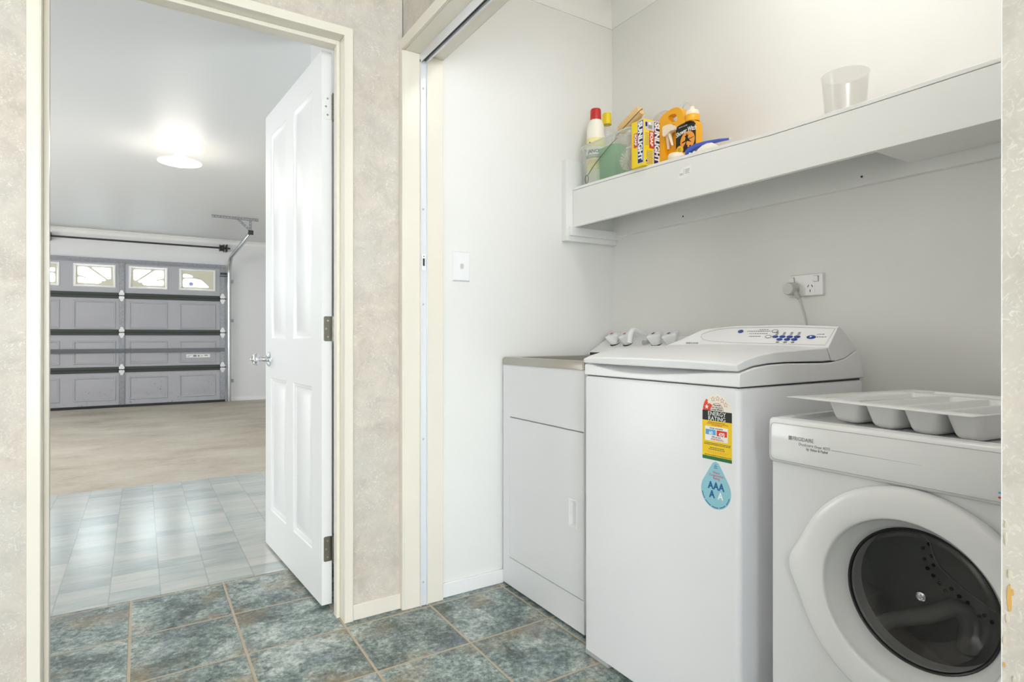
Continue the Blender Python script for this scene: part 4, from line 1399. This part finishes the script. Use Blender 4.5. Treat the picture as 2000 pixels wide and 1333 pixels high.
# ------------------------------------------------------------------ tub of cleaning things
tz = top_z(1.83)
TBX0, TBX1, TBY0, TBY1 = 1.588, 1.768, 1.662, 1.990
zt_ = 1.806
m = MB()
R = []
for ins, z, r_ in ((.022, tz, .02), (.014, tz + .001, .025), (.006, tz + .010, .028), (0.002, zt_ - .022, .034), (-.003, zt_ - .02, .036), (-.003, zt_, .036), (0, zt_ + .0005, .034), (.003, zt_, .033), (.004, zt_ - .02, .032), (.009, tz + .012, .026), (.018, tz + .003, .022), (.026, tz + .0025, .018)):
    R.append([(x, y, z) for x, y in rrect(TBX0 + ins, TBX1 - ins, TBY0 + ins, TBY1 - ins, r_, 5)])
m.loft(R, caps=True)
tub = tag(obj('plastic_tub', m, 'tub', None, smooth=50), 'milky clear plastic tub of cleaning things at the corner end of the shelf', 'tub')
obj('tub_rim', MB().tube([(x, y, zt_) for x, y in rrect(TBX0 - .002, TBX1 + .002, TBY0 - .002, TBY1 + .002, .035, 6)], .0035, 8, closed=True), 'milky', tub)
fz = tz + .0035
# white bottle, red cap
b1 = thing('cleaner_bottle', 'cream white cleaner bottle with a red cap in the tub', 'bottle', (1.638, 1.936, fz))
cx_, cy_ = 1.6385, 1.9365
zb = lambda z: z - fz
m = MB().lathe((cx_, cy_, fz), (0, 0, 1), [(0, .0005), (0, .034), (.004, .0385), (zb(1.80), .0385), (zb(1.806), .0395), (zb(1.842), .0395), (zb(1.852), .0388), (zb(1.870), .0382), (zb(1.886), .037), (zb(1.902), .033), (zb(1.914), .0275), (zb(1.922), .0225), (zb(1.93), .019), (zb(1.93), .0005)], 40)
bo = obj('bottle_body', m, 'white_bottle', b1, smooth=50)
m = MB().lathe((cx_, cy_, 0), (0, 0, 1), [(1.920, .0005), (1.920, .0235), (1.963, .0222), (1.968, .020), (1.969, .0005)], 40, rf=lambda i, r_, a: r_ * (1 + .012 * cos(30 * a)))
obj('bottle_cap', m, 'red', b1, smooth=50)
aim = atan2(-cy_, -cx_)


def wrap(r, u0=0.):
    """unroll a label onto a cylinder facing the hall"""
    return lambda u, v, d: Vector((cx_ + (r + d) * cos(aim + (u + u0) / r), cy_ + (r + d) * sin(aim + (u + u0) / r), v))


def wrap_quad(name, u0, u1, v0, v1, r, m_, parent):
    mb = MB()
    k = 10
    fn_ = wrap(r)
    rows = [[fn_(u0 + (u1 - u0) * i / k, v, 0) for i in range(k + 1)] for v in (v0, v1)]
    a_ = [[mb.v(p) for p in row] for row in rows]
    for i in range(k): mb.f([a_[0][i], a_[0][i + 1], a_[1][i + 1], a_[1][i]])
    return obj(name, mb, m_, parent, smooth=60)


lbp = wrap_quad('bottle_label', -.05, .05, 1.70, 1.838, .0400, 'label_cream', bo)
wrap_quad('label_white_band', -.05, .05, 1.752, 1.80, .0403, 'sticker_white', lbp)
wrap_quad('label_grey_band', -.05, .05, 1.752, 1.766, .0406, 'label_grey', lbp)
wrap_quad('label_pale_band', -.04, .05, 1.728, 1.745, .0403, 'straw', lbp)
text('label_lettering', 'JANOLA', .020, lambda a, b, d: wrap(.0408)(a, 1.774 + b, d), 'ink_dark', lbp, 'CENTER', bold=.0006)
text('label_lettering', 'SHOWER CLEANER', .008, lambda a, b, d: wrap(.041)(a, 1.757 + b, d), 'white_text', lbp, 'CENTER')
curve_mesh('label_badge', [[(-.032, 1.815), (-.026, 1.822), (-.020, 1.815), (-.026, 1.808)]], .0004, wrap(.0405), 'navy', lbp)
# clear bottle, yellow cap
b2 = thing('clear_bottle', 'clear plastic bottle with a yellow cap behind the red capped bottle', 'bottle', (1.722, 1.868, fz))
m = MB().lathe((1.717, 1.955, fz), (0, 0, 1), [(0, .0005), (0, .021), (.005, .024), (zb(1.865), .024), (zb(1.89), .022), (zb(1.915), .018), (zb(1.945), .016)], 32)
obj('bottle_body', m, 'clear', b2, smooth=50)
m = MB().lathe((1.717, 1.955, 0), (0, 0, 1), [(1.923, .0005), (1.923, .0205), (1.968, .0195), (1.972, .018), (1.972, .0005)], 36, rf=lambda i, r_, a: r_ * (1 + .015 * cos(26 * a)))
obj('bottle_cap', m, 'yellow', b2, smooth=50)
# green container
gm = MB()
gm.loft([[(x, y, z) for x, y in rrect(1.612 - k, 1.668 + k, 1.784 - k, 1.885 + k, .010)] for k, z in ((-.004, fz + .004), (0, fz + .010), (.003, 1.768), (.004, 1.778))])
tag(obj('green_container', gm, 'green', None, smooth=50), 'translucent green plastic container in the tub', 'container')
# maroon scouring pad
tag(obj('scouring_pad', bx(1.708, 1.73, 1.70, 1.775, fz, 1.785), 'maroon', None, bevel=.006), 'dull red scouring pad at the right inside the tub', 'scouring pad')
# white dish brush: head of bristles and handle
wb = thing('dish_brush', 'dish brush with white bristles in the tub', 'brush', (1.63, 1.735, 1.70))
hc = Vector((1.632, 1.733, 1.70))
m = MB().sphere(hc, .011, 14)
obj('brush_head', m, 'white_bottle', wb)
m = MB()
r4 = random.Random(9)
for i in range(110):
    ph = i * 2.39996
    z = 1 - 2 * (i + .5) / 110
    d = Vector((sqrt(1 - z * z) * cos(ph) * .62, sqrt(1 - z * z) * sin(ph), z)).normalized()
    if d.x > .55: continue
    L_ = .042 * (1 - .35 * abs(d.x)) * r4.uniform(.92, 1.05)
    m.cyl(hc + d * .009, hc + d * L_, .0013, .0019, 6)
obj('bristles', m, 'bristle', wb, smooth=60)
obj('handle', MB().tube([hc + Vector((.015, 0, .01)), (1.662, 1.712, 1.74), (1.675, 1.70, 1.765)], .006, 10), 'white_bottle', wb, smooth=60)
# soap saver with a wire handle
ss = thing('soap_shaker', 'clear soap shaker with a bent wire handle hanging at the front of the tub', 'soap shaker', (1.60, 1.76, 1.78))
loop = [(1.5845, 1.931 + .0105 * sin(a) - .002 * cos(a), 1.6625 + .0165 * cos(a) + .004 * sin(a)) for a in [2 * pi * i / 18 for i in range(18)]]
wm_ = MB().tube(loop, .0015, 6, closed=True)
wm_.tube([(1.5845, 1.922, 1.678), (1.5842, 1.89, 1.705), (1.584, 1.84, 1.735), (1.585, 1.79, 1.764), (1.60, 1.762, 1.79)], .0016, 6)
obj('wire_handle', wm_, 'wire', ss)
m = MB().lathe((1.632, 1.735, 1.812), (0, 0, -1), [(0, .038), (.004, .042), (.02, .0415), (.04, .036), (.05, .026), (.054, .0005)], 36)
obj('shaker_bowl', m, 'clear', ss, smooth=60)
obj('shaker_rim', MB().lathe((1.632, 1.735, 1.807), (0, 0, 1), [(0, .043), (.006, .0435), (.007, .041), (0, .0405), (0, .043)], 36), 'cup', ss, smooth=60)
# straw bottle brush
bb = thing('scrubbing_brush', 'fuzzy straw coloured bottle brush leaning over the tub', 'brush', (1.66, 1.75, 1.80))
A, B = Vector((1.66, 1.80, 1.842)), Vector((1.668, 1.700, 1.893))
dr_ = (B - A).normalized()
obj('twisted_wire', MB().tube([A - dr_ * .035, A, B, B + dr_ * .01], .002, 6), 'wire', bb)
uu_ = dr_.cross(Vector((0, 0, 1))).normalized()
vv_ = dr_.cross(uu_)
m = MB()
m.lathe(A, dr_, [(-.004, .0005), (-.004, .016), (.01, .020), (.05, .021), (.1, .021), ((B - A).length, .018), ((B - A).length + .003, .0005)], 24)
for i in range(1500):
    t = r4.uniform(-.004, (B - A).length + .003)
    a = r4.uniform(0, 2 * pi)
    e = uu_ * cos(a) + vv_ * sin(a)
    L_ = .025 * r4.uniform(.9, 1.06)
    p0 = A + dr_ * t + e * .014
    p1 = A + dr_ * (t + r4.uniform(-.004, .004)) + e * L_
    sd_ = dr_.cross(e) * .0007
    m.poly([p0 - sd_, p0 + sd_, p1 + sd_ * .6, p1 - sd_ * .6])
obj('bristles', m, 'straw', bb, smooth=60)
obj('parting', MB().tube([A - uu_ * .0 + (vv_ * .0) + Vector((-.0168, -.0168, -.006)) - dr_ * .004, B + Vector((-.0168, -.0168, -.006))], .0013, 6), 'dark', bb)
# crumpled thin film bags
def film(name, c, r, sc, seed, label):
    rg = random.Random(seed)
    mb = MB().sphere(c, r, 28, sc)
    ph = [rg.uniform(0, 6.28) for _ in range(6)]
    for v in mb.bm.verts:
        p = (v.co - Vector(c)) / r
        k = 1 + .10 * sin(7 * p.x + ph[0]) * sin(6 * p.y + ph[1]) + .07 * sin(11 * p.z + ph[2] + 3 * p.y)
        v.co = Vector(c) + (v.co - Vector(c)) * k
    tag(obj(name, mb, 'bag', None, smooth=80), label, 'plastic bag')


film('plastic_bag', (1.729, 1.85, 1.845), .055, (.5, 1.0, .85), 2, 'clear crumpled plastic bag rising between bottle and straw brush')
film('plastic_bag', (1.75, 1.655, 1.845), .062, (.45, 1.1, .75), 5, 'pinkish plastic bag behind the yellow soap box')
obj('bag_contents', MB().sphere((1.75, 1.63, 1.81), .04, 20, (.5, 1.1, .8)), 'sticker_yellow', None)
bpy.data.objects['bag_contents'].parent = bpy.data.objects['plastic_bag.001']
bpy.data.objects['bag_contents'].location = Vector((1.75, 1.63, 1.785)) - WLOC[bpy.data.objects['plastic_bag.001']]

# ------------------------------------------------------------------ soap carton
SX0, SX1, SY0, SY1 = 1.5686, 1.6565, 1.581, 1.6465
sz0, sz1 = top_z(1.61) + .0005, 1.8065
sb = thing('soap_box', 'yellow soap carton overhanging the shelf edge in front of the orange bottle', 'soap box', ((SX0 + SX1) / 2, 1.613, sz0))
ca = obj('carton', bx(SX0, SX1, SY0, SY1, sz0, sz1), 'soap_yellow', sb, bevel=.001)
ff = lambda a, b, d=0.: Vector((SX0 - .0003 - d, SY1 - a, sz0 + b))       # a from the left, b up
fs = lambda a, b, d=0.: Vector((SX0 + a, SY0 - .0003 - d, sz0 + b))


def card(name, fn_, a0, a1, b0, b1, m_, lift):
    return obj(name, MB().prism([(a0, b0), (a1, b0), (a1, b1), (a0, b1)], lambda u, v, d: fn_(u, v, lift + d), 0, .0002), m_, ca, smooth=0)


HB = sz1 - sz0
card('pale_edge', ff, .0315, .0640, .010, HB - .003, 'soap_pale', 0)
card('navy_band', ff, .034, .060, .012, HB - .005, 'navy', .0003)
down = lambda fn_, a, b, lift: (lambda u, v, d: fn_(a + v, b - u, lift + d))
text('soap_lettering', 'SUNLIGHT', .0285, down(ff, .0372, HB - .007, .0006), 'white_text', ca, bold=.0014, sx=1.06)
card('red_panel', ff, .0135, .0325, HB - .098, HB - .045, 'soap_red', .0006)
text('soap_lettering', 'SOAP', .0155, down(ff, .0175, HB - .048, .0009), 'white_text', ca, bold=.0006, sx=1.12)
card('orange_edge', ff, .000, .003, .002, HB - .05, 'moon', .0003)
card('pale_edge', fs, .047, .0868, .001, HB - .001, 'soap_pale', 0)
card('picture_panel', fs, .004, .047, HB - .04, HB - .007, 'soap_pale', 0)
card('picture_mark', fs, .006, .016, HB - .028, HB - .012, 'navy', .0003)
card('picture_mark', fs, .020, .040, HB - .034, HB - .020, 'label_grey', .0003)
card('picture_mark', fs, .024, .033, HB - .020, HB - .010, 'white_text', .0003)
card('navy_band', fs, .051, .082, .003, HB - .005, 'navy', .0003)
text('soap_lettering', 'SUNLIGHT', .033, down(fs, .0545, HB - .007, .0006), 'white_text', ca, bold=.0016, sx=.93)
card('red_panel', fs, .026, .050, HB - .106, HB - .042, 'soap_red', .0006)
text('soap_lettering', 'SOAP', .019, down(fs, .031, HB - .046, .0009), 'white_text', ca, bold=.0008, sx=1.1)
m = MB()
for c_, b0, b1 in [(a, .05, .095) for a in (.006, .0095, .013, .0165, .020, .0235)] + [(a, .115, .165) for a in (.012, .0155, .019, .0225, .026, .0295, .033, .0365, .040)]:
    b = b0
    while b < b1:
        w_ = r4.uniform(.003, .007)
        m.prism([(c_, HB - b), (c_ + .0016, HB - b), (c_ + .0016, HB - b - w_), (c_, HB - b - w_)], lambda u, v, d: fs(u, v, d), 0, .0002)
        b += w_ + .002
obj('small_lettering', m, 'label_grey', ca, smooth=0)
curve_mesh('triangle_mark', [[(.004, .012), (.020, .012), (.012, .028)]], .0003, lambda a, b, d: fs(a, b, d), 'white_text', ca)
curve_mesh('triangle_mark', [[(.0065, .0135), (.0175, .0135), (.012, .0245)]], .0003, lambda a, b, d: fs(a, b, .0004 + d), 'navy', ca)

# ------------------------------------------------------------------ orange cleaner bottle with trigger
JX = 1.648
kk = JX / 1.63
jb = top_z(1.5)
JF = lambda y, z, d=0.: Vector((JX + d, y * kk, max(1 + (z - 1) * kk, jb + .0003)))
jg = thing('shower_cleaner_bottle', 'orange yellow shower cleaner bottle with black label and built in handle', 'bottle', (JX + .03, 1.49, jb))
outl = [(1.561, 1.622), (1.566, 1.70), (1.568, 1.79), (1.560, 1.811), (1.548, 1.819), (1.530, 1.8245), (1.505, 1.829), (1.4826, 1.8275), (1.466, 1.819), (1.455, 1.803), (1.4485, 1.7855), (1.4465, 1.772), (1.440, 1.762), (1.415, 1.763), (1.403, 1.758), (1.394, 1.748), (1.391, 1.70), (1.392, 1.64), (1.397, 1.622)]
outl = round_poly(outl[::-1], .012, 3)
h1_ = round_poly([(1.5235, 1.8048), (1.507, 1.8085), (1.488, 1.8065), (1.480, 1.795), (1.4768, 1.778), (1.486, 1.7765), (1.5029, 1.779), (1.516, 1.790)], .006, 3)
h2_ = round_poly([(1.539, 1.768), (1.505, 1.773), (1.488, 1.768), (1.4865, 1.74), (1.4865, 1.672), (1.50, 1.658), (1.517, 1.650), (1.539, 1.672)], .008, 3)
jo = curve_mesh('bottle_body', [outl, h1_, h2_], .031, JF, 'amber', jg, bevel=.0105, smooth=50)
jo.modifiers['bevel'].segments = 4
obj('recess_back', MB().prism([(1.545, 1.645), (1.48, 1.645), (1.48, 1.776), (1.545, 1.776)], JF, .019, .027), 'amber', jo)
nk = JF(1.4235, 1.755, .0165)
obj('bottle_neck', MB().lathe(nk, (0, 0, 1), [(.002, .026), (.010, .0255), (.026, .0245), (.028, .022), (.028, .0005)], 32), 'amber', jo, smooth=50)
obj('bottle_cap', MB().lathe(nk, (0, 0, 1), [(.024, .0005), (.024, .0235), (.036, .0235), (.042, .021), (.046, .012), (.050, .008), (.058, .007), (.060, .0005)], 32), 'cream_plastic', jg, smooth=50)
obj('dip_hose', MB().tube([nk + Vector((0, .004, .056)), nk + Vector((0, .016, .078)), nk + Vector((0, .030, .082)), nk + Vector((0, .042, .072)), nk + Vector((0, .05, .04))], .0026, 8), 'clear', jg)
lab = [(1.484, 1.655), (1.484, 1.747), (1.478, 1.754), (1.462, 1.7575), (1.4429, 1.7585), (1.42, 1.757), (1.404, 1.752), (1.395, 1.742), (1.3945, 1.655)][::-1]
lo_ = curve_mesh('label', [lab], .0006, lambda a, b, d: JF(a, b, -.0002 - d), 'sticker_black', jg, smooth=0)
lf = lambda lift: (lambda a, b, d=0.: JF(a, b, -.0009 - lift - d))
mo = arc(1.4304, 1.692, .0325, 0, 360, 36)[:-1]
curve_mesh('moon', [mo], .0002, lf(0), 'moon', lo_, smooth=0)
rev = lambda x0, z0: (lambda u, v, d: JF(x0 - u, z0 + v + .06 * u - 4. * (u - .045) ** 2 * .6, -.0016 - d))
text('label_lettering', 'Shower Witch', .0235, rev(1.4815, 1.7195), 'white_text', lo_, bold=.0005, sx=.66)
text('label_lettering', 'SURFACE CLEANER', .0048, lambda u, v, d: JF(1.470 - u, 1.7455 + v, -.0014 - d), 'white_text', lo_, sx=.95)
fig = [(1.459, 1.6875), (1.452, 1.6925), (1.441, 1.6945), (1.4385, 1.703), (1.443, 1.711), (1.437, 1.7105), (1.433, 1.7205), (1.4305, 1.7105), (1.4245, 1.7135), (1.4285, 1.706), (1.4275, 1.698), (1.416, 1.698), (1.402, 1.699), (1.402, 1.6975), (1.424, 1.6945), (1.418, 1.688), (1.411, 1.682), (1.422, 1.6865), (1.431, 1.691), (1.437, 1.684), (1.436, 1.690), (1.450, 1.6885)]
curve_mesh('silhouette', [fig[::-1]], .0002, lf(.0004), 'sticker_black', lo_, smooth=0)
sky = [(1.4635, 1.66), (1.4635, 1.668), (1.449, 1.668), (1.449, 1.676), (1.446, 1.676), (1.444, 1.682), (1.440, 1.682), (1.440, 1.687), (1.435, 1.687), (1.435, 1.677), (1.430, 1.677), (1.430, 1.668), (1.422, 1.668), (1.422, 1.673), (1.415, 1.673), (1.415, 1.667), (1.398, 1.668), (1.398, 1.658)]
curve_mesh('skyline', [sky[::-1]], .0002, lf(.0004), 'sticker_black', lo_, smooth=0)
curve_mesh('round_badge', [arc(1.4655, 1.665, .0175, 0, 360, 28)[:-1]], .0002, lf(.0008), 'moon', lo_, smooth=0)
curve_mesh('round_badge', [arc(1.4655, 1.667, .0135, 0, 360, 28)[:-1]], .0002, lf(.0011), 'sticker_yellow', lo_, smooth=0)
m = MB()
for k_ in range(4):
    m.prism([(1.474, 1.6605 + k_ * .004), (1.458, 1.6605 + k_ * .004), (1.458, 1.662 + k_ * .004), (1.474, 1.662 + k_ * .004)], lf(.0014), 0, .0002)
obj('badge_print', m, 'ink_dark', lo_, smooth=0)
tg = curve_mesh('trigger_sprayer', [round_poly([(1.5385, 1.771), (1.512, 1.772), (1.494, 1.767), (1.480, 1.754), (1.481, 1.743), (1.500, 1.745), (1.512, 1.739), (1.528, 1.731), (1.5385, 1.738)][::-1], .004, 3)], .022, lambda a, b, d: JF(a, b, .006 - d + .004), 'cream_plastic', jg, bevel=.004, smooth=50)
obj('lever', MB().tube([JF(1.5165, 1.742, .002), JF(1.5085, 1.72, .0), JF(1.500, 1.697, -.002), JF(1.497, 1.692, -.002)], [.0075, .006, .0048, .0035], 10), 'cream_plastic', tg, smooth=60)
obj('stem', MB().cyl(JF(1.533, 1.738, .01), JF(1.531, 1.69, .014), .0075, .006, 14), 'cream_plastic', tg, smooth=60)

# cream puck and blue brush at the shelf edge
pz_ = top_z(1.458)
tag(obj('soap_puck', MB().lathe((1.6135, 1.468, pz_), (0, 0, 1), [(.0003, .0005), (.0003, .025), (.004, .029), (.017, .029), (.022, .026), (.0235, .018), (.024, .0005)], 36), 'cream_plastic', None, smooth=50), 'round cream soap puck lying in front of the orange bottle', 'soap')
bl_ = thing('blue_scraper', 'blue plastic handle with a white grip lying on the shelf edge', 'scraper', (1.60, 1.32, top_z(1.32)))
m = MB()
R = []
for y, z0, z1, w_ in ((1.4095, 0, .008, .008), (1.405, 0, .017, .011), (1.396, .006, .024, .012), (1.38, .012, .029, .012), (1.36, .016, .031, .0115), (1.33, .018, .031, .0105), (1.30, .019, .029, .009), (1.27, .018, .026, .008), (1.245, .016, .022, .007), (1.232, .015, .020, .006)):
    b0_ = top_z(y) + .0006
    R.append([(1.600 + a * w_, y, b0_ + z0 + (z1 - z0) * b) for a, b in ((-1, .15), (-.7, 0), (.7, 0), (1, .15), (1, .85), (.7, 1), (-.7, 1), (-1, .85))])
m.loft(R)
bo_ = obj('handle', m, 'blue_plastic', bl_, smooth=50)
m = MB()
R = []
for y, h in ((1.352, .004), (1.346, .012), (1.335, .018), (1.315, .021), (1.295, .019), (1.282, .012), (1.276, .004)):
    b0_ = top_z(y) + .0006
    R.append([(1.5955 + a * .010, y, b0_ + h * b) for a, b in ((-1, 0), (1, 0), (1, .7), (.5, 1), (-.5, 1), (-1, .7))])
m.loft(R)
obj('white_grip', m, 'white_bottle', bl_, smooth=50)
obj('nib', MB().loft([[(1.594, y, top_z(y) + .0006), (1.606, y, top_z(y) + .0006), (1.606, y, top_z(y) + h), (1.594, y, top_z(y) + h)] for y, h in ((1.394, .010), (1.38, .004), (1.372, .010), (1.366, .006), (1.352, .004))]), 'white_bottle', bl_, smooth=0)
obj('tip', MB().tube([(1.60, 1.233, top_z(1.233) + .0175), (1.60, 1.224, top_z(1.224) + .0185)], [.004, .002], 8), 'white_bottle', bl_, smooth=60)
